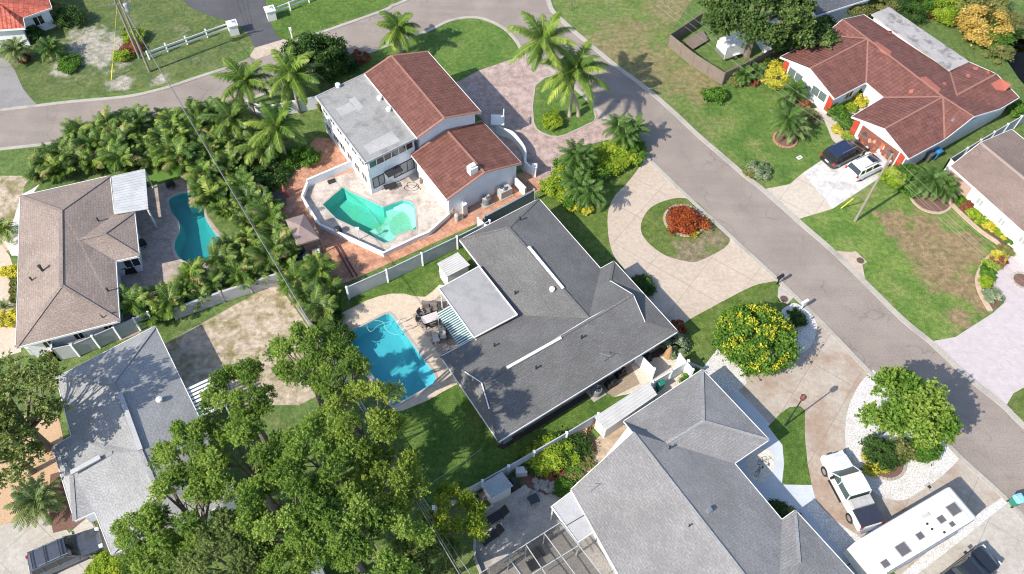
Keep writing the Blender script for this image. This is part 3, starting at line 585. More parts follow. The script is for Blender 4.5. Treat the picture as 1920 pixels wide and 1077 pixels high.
ctr=G(1060,640); wallwins(t,P,('D','E'),.55,ctr,[(.1,.17),(.3,.38),(.55,.62),(.75,.84)],1.0,2.1)
wallwins(t,P,('E','F'),.55,ctr,[(.3,.5),(.65,.8)],1.0,2.1)
# flat patio roof and striped awning of that house
fr=[G(823,542,3.0),G(898.5,500,3.0),G(970,591,3.25),G(889,634,3.0)]
FLATM=mat('flat_roof_coating',(.32,.315,.32),(.29,.285,.29),.5,6,.2,.7,stain=(.22,.215,.22),stain_amt=.5,stain_scale=.8)
b=MB(); b.add([q-Vector((0,0,.15)) for q in fr]+fr,[(0,1,2,3),(4,7,6,5),(0,4,5,1),(1,5,6,2),(2,6,7,3),(3,7,4,0)]); pr=b.build('patio_roof',FLATM,t)
b=MB()
for i in range(4): b.beam(fr[i]+Vector((0,0,.02)),fr[(i+1)%4]+Vector((0,0,.02)),.09,.12)
b.build('roof_edge',WHITE,pr)
aw=[G(819,588,2.45),G(845,573,2.85),G(889,634,2.85),G(861,651,2.45)]
b=MB(); s_=MB(); n=17
for i in range(n):
    a0=aw[0].lerp(aw[3],(i+.15)/n); a1=aw[0].lerp(aw[3],(i+.5)/n); c0=aw[1].lerp(aw[2],(i+.15)/n); c1=aw[1].lerp(aw[2],(i+.5)/n); u=Vector((0,0,.05)); b.add([a0+u,a1+u,c1+u,c0+u,a0,a1,c1,c0],[(0,1,2,3),(7,6,5,4),(0,4,5,1),(1,5,6,2),(2,6,7,3),(3,7,4,0)])
aws=b.build('awning',mat('pale_awning_slats',(.6,.66,.66),None,2,8,.1,.6),t)
s_.poly([q-Vector((0,0,.03)) for q in aw]); s_.build('awning_sheet',plain('teal_awning_sheet',(.07,.17,.18),.5),aws)
for q in (fr[0],fr[0].lerp(fr[3],.45),fr[3]): MB().box((q.x+.15,q.y-.05,0),(.1,.1,2.85)).build('post',WHITE,t)
for q in (aw[0],aw[3]): MB().box((q.x+.08,q.y,0),(.06,.06,2.4)).build('post',WHITE,t)
# --- two storey red roof house
ze=5.0; V=V_(ze,dict(A=(684,139),B=(802,97),C=(902,210),D=(782,259),N=(734,105,6.0),S=(833,222,6.0)))
fl=[(592,182),(684,139),(782,259),(685,307)]
t,P,ro=house('house','two storey white house with red tile gables and a flat grey roof wing',V,['A N S D','N B C S'],'A B C D'.split(),ze,TL_RED,caps=('N S','A N','N B','C S','S D'),capm=CAPR,gables=('D S C','A N B'),over=.45,capw=.22)
F=[G(q[0],q[1],4.75) for q in fl]
b=MB(); b.prism(F,4.6,4.78); fo=b.build('flat_roof',mat('stained_flat_roof',(.3,.297,.29),(.25,.246,.24),.6,7,.4,.85,stain=(.17,.165,.16),stain_amt=.75,stain_scale=.7),t)
b=MB(); b.strip(F,.14,4.6,4.85,closed=True); b.build('roof_edge',mat('grey_gutter',(.45,.46,.47),None),fo)
PW=mat('pale_roof_patch',(.4,.395,.39),(.34,.335,.33),1,8,.3,stain=(.28,.28,.27),stain_amt=.5,stain_scale=.9)
for pp in (Z(600,160,5.983,[(480,680),(800,515),(905,625),(560,775)]),Z(600,160,5.983,[(175,265),(330,190),(410,270),(240,345)]),Z(600,160,5.983,[(320,160),(390,125),(490,245),(430,290)])):
    MB().prism([G(*q,4.8) for q in pp],4.781,4.786).build('roof_patch',PW,fo)
for q in ((712,187),(729,208),(634,163)): vent(q[0],q[1],4.85,fo,1,1.1)
FW=inset(F,.25); MB().prism(FW,0,4.6,cap0=False).build('wall',WALLW,t)
# windows on the two visible faces of the flat wing
def seg(p0,p1): return Vector((*p0[:2],0)),Vector((*p1[:2],0))
fc=sum(F,Vector())/4
iF=inset(F,.25)
iF=[Vector((q[0],q[1],0)) for q in iF]
def near(v): return min(iF,key=lambda q:(q-Vector((v.x,v.y,0))).length)
w0,w1,w2=near(F[0]),near(F[3]),near(F[2])
n_s=Vector(((w2-w1).y,-(w2-w1).x,0)).normalized()
if n_s.dot(w1-fc)<0: n_s=-n_s
n_w=Vector(((w1-w0).y,-(w1-w0).x,0)).normalized()
if n_w.dot(w1-fc)<0: n_w=-n_w
BLK=plain('black_window_frame',(.03,.03,.035),.4)
window(t,w1.lerp(w2,.03),w1.lerp(w2,.97),3.55,4.45,f=WHITE,out=n_s,mull=5)
window(t,w1.lerp(w2,.05),w1.lerp(w2,.3),.7,2.1,f=BLK,out=n_s,mull=1,g=plain('blinds',(.3,.31,.32),.4))
window(t,w1.lerp(w2,.5),w1.lerp(w2,.95),.7,2.2,f=BLK,out=n_s,mull=2,g=plain('grey_blinds',(.3,.31,.32),.4))
MB().beam(w1.lerp(w2,.3)+n_s*.45+Vector((0,0,2.2)),w1.lerp(w2,.62)+n_s*.45+Vector((0,0,2.2)),.9,.08).build('shade_awning',DARK,t)
for k in range(6): 
    for zz in (.9,3.3): window(t,w0.lerp(w1,.06+k*.155),w0.lerp(w1,.17+k*.155),zz,zz+1.1,out=n_w,mull=1)
# lower wing
V=V_(3.0,dict(A=(771,291),B=(904,227),C=(978,306),D=(838,375),N=(839,246,4.1),S=(908,324,4.1)))
V['B']=(904,227,3.0)
P2={k:G(*v) for k,v in V.items()}
b=MB(); b.poly([P2['A'],P2['D'],P2['S'],P2['N']]); b.poly([P2['N'],P2['S'],P2['C'],P2['B']]); lo=b.build('lower_roof',TL_RED,t,uv=True)
b=MB()
for a,c in (('N','S'),('A','N'),('N','B'),('S','C'),('D','S')): b.beam(P2[a]+Vector((0,0,.03)),P2[c]+Vector((0,0,.03)),.22,.07)
b.build('ridge_cap',CAPR,lo)
b=MB()
for a,c in (('A','D'),('D','S'),('S','C'),('C','B')): b.beam(P2[a]-Vector((0,0,.1)),P2[c]-Vector((0,0,.1)),.06,.2)
b.build('fascia',WHITE,lo)
iw=[Vector((*q,0)) for q in inset([P2[k] for k in 'ABCD'],.35)]; b=MB(); b.prism(iw,0,2.9,cap0=False)
g1=[min(iw,key=lambda q:(q-Vector((P2[k].x,P2[k].y,0))).length) for k in 'DC']; mS=(g1[0]+g1[1])/2
b.poly([g1[0]+Vector((0,0,2.9)),g1[1]+Vector((0,0,2.9)),mS+Vector((0,0,4.0))]); b.build('wall',WALLW,t)
c=onroof(886,322,lo); b=MB(); b.box(c-Vector((0,0,.5)),(.85,.7,1.2),AR); b.box(c+Vector((0,0,.7)),(.55,.45,.25),AR); b.build('chimney',WHITE,lo)
for q in ((906,331,3.2),(832,229,5.5)):
    c=G(*q); d=(g1[1]-g1[0]).normalized(); nn=Vector((d.y,-d.x,0)); 
# entrance court wall, curved
for pts,wd,h,lab in (([(935,252),(945,256),(960,262),(972,275),(982,290),(985,305),(984,315),(990,323),(1002,330)],.22,1.1,'curved low white wall round the entrance steps of the two storey house'),):
    P_=smooth([G(*q)[:2] for q in pts],4); b=MB(); b.strip(P_,wd,0,h); wl=b.build('garden_wall',WHITE,label=lab,cat='wall')
b=MB(); c=G(1001,330,0); b.box((c.x,c.y,0),(.4,.4,1.4)); b.box((c.x,c.y,1.4),(.55,.55,.12)); b.build('pillar',WHITE,wl)
c=G(933,250,0); t=thing('balcony','small white railed balcony on the east side of the two storey house','balcony',(c.x,c.y,0)); b=MB()
for k in range(7): b.box((c.x-.5+k*.17,c.y-.6,2.0),(.05,.05,.9))
b.beam((c.x-.6,c.y-.6,2.95),(c.x+.6,c.y-.6,2.95),.1,.08); b.beam((c.x+.6,c.y-.6,2.95),(c.x+.6,c.y+.5,2.95),.1,.08)
for k in range(6): b.box((c.x+.6,c.y-.5+k*.18,2.0),(.05,.05,.9))
b.build('railing',WHITE,t); MB().box((c.x,c.y,1.8),(1.4,1.4,.18)).build('slab',WALLW,t); MB().box((c.x,c.y,0),(.25,.25,1.8)).build('post',WHITE,t)
# --- brown roof house (west)
ze=2.7; z1=3.95
V=V_(ze,dict(A=(38,368),B=(206,330),C=(214,402),D=(252,397),E=(261,480),F=(217,490),G=(224,602),H=(30,652),R1=(114,395,z1),R2=(115,536,z1),W1=(150,449,3.55),W2=(194,439,3.55)))
t,P,ro=house('house','pinkish brown hip roof house beside the teal kidney pool',V,['A B R1','B C W1 F G R2 R1','G H R2','H A R1 R2','C D W2 W1','D E W2','E F W1 W2'],'A B C D E F G H'.split(),ze,SH_BROWN,caps=('R1 R2','A R1','B R1','G R2','H R2','W1 W2','D W2','E W2'),capm=SH_BROWN,over=.5)
wallwins(t,P,('E','F'),.5,G(150,480),[(.15,.85)],.9,2.1); wallwins(t,P,('G','H'),.5,G(150,480),[(.1,.2),(.4,.5),(.7,.8)],1.0,2.0)
for q in ((80,508,3.5,0,1.6),(185,415,3.5,0),(203,546,3.3,0),(60,526,3.2,0)): vent(*q[:3],ro,q[3],*(q[4:] or (1,)))
b=MB(); b.tube([G(183,585,3.0),G(192,596,2.95),G(205,588,2.95),G(217,585,2.9)],.03,5); b.build('roof_pipe',DARK,ro)
cv=[G(209,332,2.95),G(272,318,2.7),G(278,392,2.7),G(215,402,2.95)]
M_CORR=None
def corr(name,c,c2,pitch=.28,rot=0,bm=1.0):
    m,t_,p=nt(name); v=obj(t_); mp=N(t_,'ShaderNodeMapping'); mp.inputs['Rotation'].default_value=(0,0,rot); t_.links.new(v,mp.inputs['Vector']); sx=N(t_,'ShaderNodeSeparateXYZ'); t_.links.new(mp.outputs[0],sx.inputs[0])
    f=math_(t_,'FRACT',math_(t_,'DIVIDE',sx.outputs[1],pitch)); h=rng(t_,math_(t_,'ABSOLUTE',math_(t_,'SUBTRACT',f,.5)),.1,.35)
    a=mix(t_,rng(t_,noise(t_,.8,5,v,.7),.4,.7),c,c2); t_.links.new(a,p.inputs['Base Color']); p.inputs['Roughness'].default_value=.5; bump(t_,p,h,bm,.12); return m
def panelroof(name,quad,n,m,parent,th=.06,rib=.07):
    """a sheet roof with real raised ribs running from edge 0-1 to edge 3-2"""
    b=MB(); b.add([q-Vector((0,0,th)) for q in quad]+list(quad),[(3,2,1,0),(4,5,6,7),(0,1,5,4),(1,2,6,5),(2,3,7,6),(3,0,4,7)])
    for i in range(n+1):
        a=quad[0].lerp(quad[3],i/n); c=quad[1].lerp(quad[2],i/n); b.beam(a+Vector((0,0,.02)),c+Vector((0,0,.02)),.07,rib)
    return b.build(name,m,parent)
panelroof('patio_roof',cv,15,mat('white_ribbed_metal',(.55,.56,.57),None,1,8,.1,.4),t)
for q in (cv[1],cv[2]): MB().box((q.x-.1,q.y,0),(.1,.1,2.65)).build('post',WHITE,t)
# --- light grey house (south west)
ze=2.7; z1=4.0
V=V_(ze,dict(A=(106,708),B=(291,612),C=(367,770),D=(446,935),E=(209,1040),F=(178,960),G=(140,977),H=(99,839),I=(134,818),R1=(211,719,z1),R2=(264,847,z1),W1=(211,849,z1-.35),W2=(134,888,z1-.9),R3=(300,930,z1)))
t,P,ro=house('house','light grey hip roof house half hidden under the oaks',V,['A B R1','B C D R3 R2 R1','D E R3','E F W1 R2 R3','I A R1 R2 W1','H I W1 W2','H W2 G','G W2 W1 F'],'A B C D E F G H I'.split(),ze,SH_LIGHT,caps=('R1 R2','A R1','B R1','R2 R3','W1 W2','H W2','G W2','E R3','D R3'),capm=SH_LIGHT,over=.45)
MB().beam(G(223,738,z1)+Vector((.1,0,.1)),G(262,845,z1)+Vector((.1,0,.1)),.35,.16).build('ridge_vent',mat('grey_ridge_vent',(.42,.43,.45),None),ro)
MB().beam(G(134,888,z1-.6)+Vector((0,0,.1)),G(189,858,z1-.3)+Vector((0,0,.1)),.35,.14).build('ridge_vent',mat('grey_ridge_vent2',(.42,.43,.45),None),ro)
vent(300,752,3.6,ro,1)
lv=[G(350,731,2.5),G(402,707,2.5),G(425,758,2.5),G(372,782,2.5)]
b=MB()
for i in range(9): b.beam(lv[0].lerp(lv[3],i/8),lv[1].lerp(lv[2],i/8),.22,.04)
pg=b.build('pergola_roof',WHITE,t); [MB().box((q.x-.1,q.y-.1,0),(.1,.1,2.5)).build('post',WHITE,t) for q in (lv[1],lv[2])]
# --- mid grey house (south east)
ze=2.8; z1=4.6
V=V_(ze,dict(A=(1170,790),B=(1317,693),C=(1442,825),D=(1377,869),E=(1466,975),F=(1491,957),K=(1640,1120),L=(1300,1330),M=(1071,918),W1=(1319,790,z1),W2=(1250,831,z1),X1=(1499,1054,4.2),X2=(1462,1071,4.2)))
V['R0']=(1187,811,4.45); V['R9']=(1468,1172,5.0)
_D,_E,_R=G(1377,869,2.8),G(1466,975,2.8),G(1187,811,4.45)
for k_ in ('W2','X2'): V[k_]=(*V[k_][:2],zplane(V[k_][:2],_D,_E,_R))
V['W1']=(1319,790,V['W2'][2]); V['X1']=(1499,1054,V['X2'][2]); V['R9']=(1468,1172,zplane((1468,1172),_D,_E,_R))
t,P,ro=house('house','large mid grey gabled house with a flat carport and screen cage in the south',V,['A B W1 W2','B C W1','C D W2 W1','A W2 R0','R0 W2 D E X2 R9','F X1 X2 E','F K X1','X1 K L R9 X2','R0 R9 L M'],'A B C D E F K L M'.split(),ze,SH_MID,caps=('R0 R9','W1 W2','B W1','C W1','F X1'),capm=SH_LIGHT,over=.5,capw=.22)
vent(1329,958,4.5,ro,2,1.0); vent(1255,842,4.3,ro,0); vent(1292,987,4.6,ro,0,.7)
b=MB(); c=onroof(1108,922,ro); b.tube([c,c+Vector((0,0,1.0))],.025); b.tube([c+Vector((-.4,0,.95)),c+Vector((.4,0,.95))],.02); b.build('antenna',ALU,ro)
cp=[G(1034,950,2.75),G(1075,919,2.75),G(1126,989,2.75),G(1083,1018,2.75)]
b=MB(); b.prism(cp,2.62,2.75); cr=b.build('carport_roof',mat('white_membrane_roof',(.45,.45,.46),(.4,.4,.4),.6,8,.3,.7,stain=(.36,.35,.34),stain_amt=.6,stain_scale=.7),t)
MB().beam(cp[0].lerp(cp[3],.55)+Vector((0,0,.02)),cp[1].lerp(cp[2],.6)+Vector((0,0,.02)),.05,.05).build('roof_seam',DARK,cr)
b=MB(); b.strip(cp,.1,2.6,2.8,closed=True); b.build('roof_edge',WHITE,cr)
[MB().box((q.x+.1,q.y-.05,0),(.1,.1,2.6)).build('post',WHITE,t) for q in (cp[0],cp[3])]
# pool cage
zc=2.8; sc_t=thing('screen_enclosure','white framed pool screen cage at the bottom edge beside the flat carport','screen enclosure',G(1040,1050,0))
g=lambda x,y:G(x,y,zc)
b=MB(); beams=[((890,1082),(1051,980)),((1051,980),(1085,1023)),((1085,1023),(1175,1140)),((1021,1001),(1110,1120)),((987,1023),(1065,1140)),((953,1046),(1030,1150)),((1085,1023),(960,1100)),((1125,1077),(1000,1160)),((890,1082),(940,1160)),((1175,1140),(1060,1230))]
for a,c in beams: b.beam(g(*a),g(*c),.06,.07)
for q in ((1051,980),(1021,1001),(987,1023),(953,1046),(918,1066)): p=g(*q); b.box((p.x,p.y,0),(.08,.08,zc))
p0,p1=G(918,1066,1.1),G(1051,980,1.1); b.beam(p0,p1,.05,.05); b.build('frame',mat('cage_white',(.42,.43,.44),None),sc_t)
m_,t_,p_=nt('insect_screen'); p_.inputs['Base Color'].default_value=(.03,.03,.03,1); p_.inputs['Alpha'].default_value=.45; p_.inputs['Roughness'].default_value=.8
b=MB(); b.poly([g(890,1082),g(1051,980),g(1175,1140),g(1060,1230),g(940,1160)]); a=g(890,1082)-Vector((0,0,0)); c=g(1051,980); b.add([Vector((a.x,a.y,0)),Vector((c.x,c.y,0)),c-Vector((0,0,.03)),a-Vector((0,0,.03))],[(0,1,2,3)]); b.build('screen',m_,sc_t)
# --- red tile house (north east)
ze=2.7; z1=3.85
V=V_(ze,dict(a=(1463,107),b=(1519,129,3.6),c=(1565,186),d=(1624,155),e=(1657,183),f=(1597,219),g=(1659,242,3.6),h=(1704,298),i=(1771,262),k=(1826,219,z1),l=(1876,204),m=(1911,183),n=(1868,139,3.5),o=(1818,117),p=(1781,134),q=(1620,28),r=(1580,37,z1),s=(1545,66),t=(1627,73,z1),u=(1768,182,z1),v=(1794,179,3.5)))
t,P,ro=house('house','faded red tile roof house with three gables and red shutter panels',V,['a b t s','b c d t','s t r','t d e u','f g u e','g h i u','u i k','r t u k l v p q','p v n o','v l m n'],'a c d e f h i l m o p q r s'.split(),ze,TL_RED6,caps=('r t','t u','u k','n v','b t','g u','t d','u i','p v','t s','u e'),capm=CAPR,over=.45,gables=('a b c','f g h'),capw=.18)
ctr6=G(1680,140)
wallwins(t,P,('a','c'),.45,ctr6,[(.16,.42),(.6,.86)],1.0,2.2,g=plain('shaded_pane',(.12,.16,.16),.15)); 
def panel(p0,p1,z0,z1_,m,parent,name,outc,over=.45,dep=.06):
    a,b_=[Vector((*G(*q)[:2],0)) for q in (p0,p1)]
def wallpanel(t,P,pair,u0,u1,z0,z1_,m,name,over,ctr,dep=.05):
    a,b_=[Vector((P[q].x,P[q].y,0)) for q in pair]; d=(b_-a).normalized(); n=Vector((d.y,-d.x,0))
    if n.dot((a+b_)/2-Vector((ctr[0],ctr[1],0)))<0: n=-n
    a,b_=a-n*over,b_-n*over; p,q=a.lerp(b_,u0)+n*dep/2,a.lerp(b_,u1)+n*dep/2
    x=MB(); x.beam(p+Vector((0,0,(z0+z1_)/2)),q+Vector((0,0,(z0+z1_)/2)),dep,z1_-z0); return x.build(name,m,t)
wallpanel(t,P,('a','c'),.05,.14,.3,2.4,RED,'shutter',.45,ctr6); wallpanel(t,P,('a','c'),.88,.97,.3,2.4,RED,'shutter',.45,ctr6)
wallpanel(t,P,('f','h'),.04,.13,.1,2.4,RED,'shutter',.45,ctr6); wallpanel(t,P,('f','h'),.84,.93,.1,2.4,RED,'shutter',.45,ctr6)
wallpanel(t,P,('f','h'),.18,.82,.1,2.3,mat('rusty_garage_interior',(.22,.08,.055),(.1,.05,.04),2.5,8,.6,.9),'garage_opening',.45,ctr6)
wallwins(t,P,('c','d'),.45,ctr6,[(.55,.8)],.9,2.1)
TP=mat('new_orange_tiles',(.4,.13,.095),(.32,.1,.075),3,9,.5,.8)
for pts in ([(1638,80),(1645,79),(1672,98),(1668,106),(1652,98)],[(1726,146),(1736,144),(1764,168),(1760,173),(1744,166)],[(1858,157),(1876,148),(1896,160),(1884,171),(1868,169)],[(1704,170),(1713,167),(1711,175),(1705,176)],[(1664,58),(1672,59),(1672,64),(1665,63)],[(1812,139),(1819,141),(1818,146),(1811,144)],[(1824,127),(1834,126),(1833,131),(1826,132)],[(1850,133),(1858,134),(1856,139),(1850,138)],[(1768,154),(1775,156),(1773,160),(1767,158)]):
    q_=[onroof(*p_,ro)+Vector((0,0,.045)) for p_ in pts]; MB().add(q_+[p_-Vector((0,0,.04)) for p_ in q_],[list(range(len(q_)))[::-1]]+[(i_,(i_+1)%len(q_),len(q_)+(i_+1)%len(q_),len(q_)+i_) for i_ in range(len(q_))]).build('replaced_tiles',TP,ro)
rb=[G(1634,27,3.0),G(1667,13,2.8),G(1818,116,2.8),G(1781,133,3.0)]
b=MB(); b.add([q-Vector((0,0,.15)) for q in rb]+rb,[(3,2,1,0),(4,5,6,7),(0,1,5,4),(1,2,6,5),(2,3,7,6),(3,0,4,7)]); b.build('flat_roof',mat('streaked_grey_roof',(.4,.38,.375),(.3,.285,.28),.5,6,.3,.85,stain=(.13,.12,.12),stain_amt=.8,stain_scale=.9),t)
MB().prism(inset(rb,.3),0,2.65,cap0=False).build('wall',WALLW,t)
b=MB(); q=[P['m'].lerp(P['n'],.3),P['m'].lerp(P['n'],.95)]; a=P['v'].lerp(P['n'],.55); 
vent(1787,226,3.6,ro,2,.8); 
# things in the open garage: jumble of boxes
rnd=random.Random(5); cols=[(.5,.15,.08),(.7,.68,.65),(.08,.08,.09),(.35,.2,.12),(.6,.3,.2)]
a,b_=P['f'],P['h']; dv=(b_-a); dv.z=0; nn=Vector((dv.y,-dv.x,0)).normalized(); 
if nn.dot((a+b_)/2-ctr6)<0: nn=-nn
jm=[plain('box_'+s,c_,.7) for s,c_ in zip(('rust','white','black','brown','orange'),cols)]
for k in range(40):
    u=.2+.6*rnd.random(); q=a+dv*u+nn*(-.36+rnd.random()*.9*(k%2)); q.z=0 if k%2 else rnd.uniform(0,1.7); s=.22+.25*rnd.random()
    x=MB(); x.box((q.x,q.y,.02+q.z),(s,s*.8,s*rnd.uniform(.6,1.6)),rnd.random()*3,top=.85); x.box((q.x,q.y,.02+q.z+s*.5),(s*.5,s*.5,s*.6),rnd.random()*3); x.build('stored_box',jm[k%5],label='jumble of small boxes and tools stored at the open garage of the red tile house',cat='box',group='clutter in the open garage')
sheet('garage_floor',[(1612,235),(1622,232),(1706,288),(1700,300),(1690,300)],.03,mat('rust_red_floor',(.4,.13,.08),(.33,.11,.07),2,8,.4))
# --- brown roof white house (east edge)
ze=2.8
V=V_(ze,dict(A=(1782,312),B=(1889,247),C=(2010,345),D=(2040,520),E=(1920,437),R1=(1851,270,4.2),R2=(2030,432,4.2)))
V=V_(ze,dict(A=(1782,312),B=(1897,243),C=(2080,390),D=(1975,485),R1=(1838,268,3.9),R2=(2030,425,3.9)))
t,P,ro=house('house','low brown shingled white house at the east edge',V,['A R1 R2 D','R1 B C R2'],'A B C D'.split(),ze,SH_BROWN2,caps=('R1 R2',),capm=mat('pale_ridge',(.38,.3,.27),None),over=.5,gables=('A R1 B',),wallm=WHITE)
wallwins(t,P,('A','D'),.5,G(1900,330),[(.3,.36),(.52,.58),(.72,.78)],1.1,2.0,g=plain('pale_pane',(.35,.38,.4),.2)); wallpanel(t,P,('A','D'),.0,.22,0,2.5,mat('brick_wall',(.42,.3,.25),(.35,.24,.2),2,6,.5),'brick_panel',.5,G(1900,330))
# --- red tile house (north west corner)
V=V_(ze,dict(A=(-60,42),B=(0,56),C=(47,53),D=(42,34),E=(97,15),F=(84,-22),K=(-40,-80),R=(10,-10,4.2),Q=(-20,22,4.0),T=(30,-60,4.2)))
V=V_(2.7,dict(A=(-80,62),C=(47,53),D=(43,34),E=(97,15),F=(70,-60),K=(-80,-60),R=(-4,5,4.1),T=(-10,-60,4.1),Q=(-80,5,4.1)))
t,P,ro=house('house','bright red tiled house corner at the north west',V,['A C D R Q','D E F T R','R T K Q'],'A C D E F K'.split(),2.7,TL_RED8,over=.5)
wallwins(t,P,('D','E'),.5,G(0,0),[(.25,.6)],.9,2.1)
# --- dark roofed house behind the big tree (north)
V=V_(2.7,dict(A=(1495,-30),B=(1530,30),C=(1640,-5),D=(1600,-70),R1=(1530,-15,4.0),R2=(1590,-35,4.0)))
house('house','dark grey roofed house behind the broad tree at the north edge',V,['A B R1','B C R2 R1','C D R2','D A R1 R2'],'A B C D'.split(),2.7,shingle('slate_shingles',(.12,.13,.15),(.09,.1,.12)),over=.4)
V=V_(2.3,dict(A=(1425,50),B=(1450,85),C=(1478,72),D=(1455,35),R1=(1437,66,2.7),R2=(1467,52,2.7)))
t_,_p,_r=house('shed','small blue grey metal roofed shed under the broad tree',V,['A R1 R2 D','R1 B C R2'],'A B C D'.split(),2.3,mat('blue_metal_roof',(.3,.36,.42),None,1,8,.1,.4),over=.15,gables=('A R1 B','D R2 C'),th=.06); t_['category']='shed'
# ---------------------------------------------------------------- fences and walls
def fence(name,label,pts,h,step,pm,qm,pw=.17,cap=True,th=.05,gap=.06,ph=.1,group=None,tops=None):
    P=[G(*q) for q in pts]; t=thing(name,label,'fence',P[0])
    pan=MB(); Ls=[(P[i+1]-P[i]).length for i in range(len(P)-1)]
    for i in range(len(P)-1):
        n=max(1,round(Ls[i]/step)); 
        for k in range(n+(1 if i==len(P)-2 else 0)):
            q=P[i].lerp(P[i+1],k/n); b=MB(); b.box(q,(pw,pw,h+ph)); b.box(q+Vector((0,0,h+ph)),(pw*1.35,pw*1.35,.04),0,0,.6) if cap else None
            b.build('post',qm,t)
        pan.beam(P[i]+Vector((0,0,gap+(h-gap)/2)),P[i+1]+Vector((0,0,gap+(h-gap)/2)),th,h-gap)
        if cap: pan.beam(P[i]+Vector((0,0,h)),P[i+1]+Vector((0,0,h)),th*1.8,.09)
    pan.build('panel',pm,t); return t
fence('vinyl_fence','long white vinyl fence with grey panels between the brick patio and the lush lawn',[(655,561),(728,529),(793,498),(858,467),(918,437)],1.8,2.9,VINYLG,VINYL)
fence('vinyl_gate','white vinyl fence return beside the corner of the dark grey roof',[(897,433),(914,447)],1.8,1.2,VINYL,VINYL)
fence('block_wall','grey stained block wall beside the air conditioners of the two storey house',[(907,428),(1000,378)],1.7,20,mat('stained_block_wall',(.25,.27,.27),(.16,.18,.17),1,8,.5,.9,stain=(.08,.09,.08),stain_amt=.6,stain_scale=.8),CONC,.2,False,.2)
fence('vinyl_fence','white vinyl fence running along the south side of the dark grey house',[(815,966),(905,918),(1000,864),(1060,829),(1118,794)],1.7,2.4,VINYLG,VINYL)
fence('vinyl_fence','white fence piece between the long metal shed and the green bin',[(1218,735),(1252,715),(1284,696)],1.7,1.7,VINYL,VINYL)
fence('vinyl_fence','bright white fence corner nearest the round flowering tree',[(1268,684),(1292,712)],1.7,3,VINYL,VINYL)
fence('vinyl_gate','bright white gate panel beside the eave of the dark grey house',[(1191,680),(1221,711)],1.7,3,VINYL,VINYL)
BLKF=mat('grey_fence_panels',(.42,.43,.45),(.34,.35,.36),1,8,.3,.7)
fence('fence','grey white fence between the two western houses, with white posts',[(112,676),(150,668),(188,652),(227,635),(264,619),(290,608)],1.8,2.6,BLKF,VINYL)
fence('block_wall','grey block wall below the palm hedge beside the sandy yard',[(332,598),(420,566),(524,532)],1.5,3.2,BLKF,CONC,.22,False,.22)
fence('white_gate','short white fence return beside the air conditioners of the brown roof house',[(110,640),(112,676)],1.6,3,VINYL,VINYL)
fence('wood_fence','weathered wooden privacy fence round the white trailer',[(1312,48),(1252,88),(1298,125),(1353,160),(1400,137),(1462,104)],1.75,2.4,WOOD,WOOD,.1,False,.06)
fence('vinyl_fence','white posted grey fence beside the brown roof at the east edge',[(1768,320),(1800,300),(1850,270),(1900,241),(1960,207)],1.7,1.9,VINYLG,VINYL,.16)
fence('vinyl_fence','short bright white fence panel at the corner of the brown roof house',[(1768,320),(1787,338)],1.7,3,VINYL,VINYL,.16)
# chain link fence down the back boundary
def chain(label,pts,h=1.3,step=3):
    P=[G(*q) for q in pts]; t=thing('chain_link_fence',label,'fence',P[0]); b=MB()
    for i in range(len(P)-1):
        n=max(1,round((P[i+1]-P[i]).length/step))
        for k in range(n+1): q=P[i].lerp(P[i+1],k/n); (k<n or i==len(P)-2) and MB().tube([q,q+Vector((0,0,h+.05))],.03,6).build('post',ALU,t)
    r=MB(); r.tube([q+Vector((0,0,h)) for q in P],.035,6); r.build('rail',ALU,t)
    m_=bpy.data.materials.get('chain_mesh')
    if not m_:
        m_,t_,p_=nt('chain_mesh'); p_.inputs['Base Color'].default_value=(.3,.31,.32,1); p_.inputs['Alpha'].default_value=.3
    k=MB(); [k.add([P[i],P[i+1],P[i+1]+Vector((0,0,h)),P[i]+Vector((0,0,h))],[(0,1,2,3)]) for i in range(len(P)-1)]; k.build('mesh_panel',m_,t)
chain('thin chain link fence with metal posts between the sandy yard and the blue pool',[(524,528),(560,585),(612,660),(660,735),(722,832),(775,915),(812,970)])
MB().strip([G(*q)[:2] for q in [(612,655),(560,578),(524,520)]],.25,0,.5).build('low_wall',CONC,label='low concrete garden wall along the chain link fence by the sandy yard',cat='wall')
# low white wall around the algae pool
pw=smooth([(578,349),(568,375)],1)+smooth(Z(540,330,5.983,[(165,270),(225,370),(345,560),(400,600),(600,690)]),3)+[(720,481),(780,452),(804,442),(843,407)]
t=thing('pool_wall','low white wall enclosing the algae pool deck','wall',G(700,480)); MB().strip([G(*q)[:2] for q in pw],.16,0,.55).build('wall',WALLW,t); MB().strip([G(*q)[:2] for q in [(578,350),(620,332),(662,314)]],.2,0,1.0).build('wall',WALLW,t)
MB().strip([G(*q)[:2] for q in pw],.22,.55,.6).build('coping',WHITE,t)
MB().strip([G(*q)[:2] for q in [(861,383),(875,402),(868,405)]],.2,0,1.5).build('garden_wall',WHITE,label='short white wall stub at the corner of the low red roof',cat='wall')
MB().strip([G(*q)[:2] for q in [(965,348),(985,368)]],.2,0,1.2).build('garden_wall',WHITE,label='white wall piece behind the square air conditioner',cat='wall')
MB().strip([G(*q)[:2] for q in [(610,200),(500,222),(470,210)]],.2,0,1.6).build('garden_wall',WALLW,label='pale garden wall under the coconut palms behind the flat roof',cat='wall')
MB().strip([G(*q)[:2] for q in smooth([(926,948),(906,966),(896,990),(890,1020),(892,1050),(905,1085)],4)],.18,0,.35).build('seat_wall',CONC,label='low curved concrete wall round the grey patio with loungers',cat='wall')
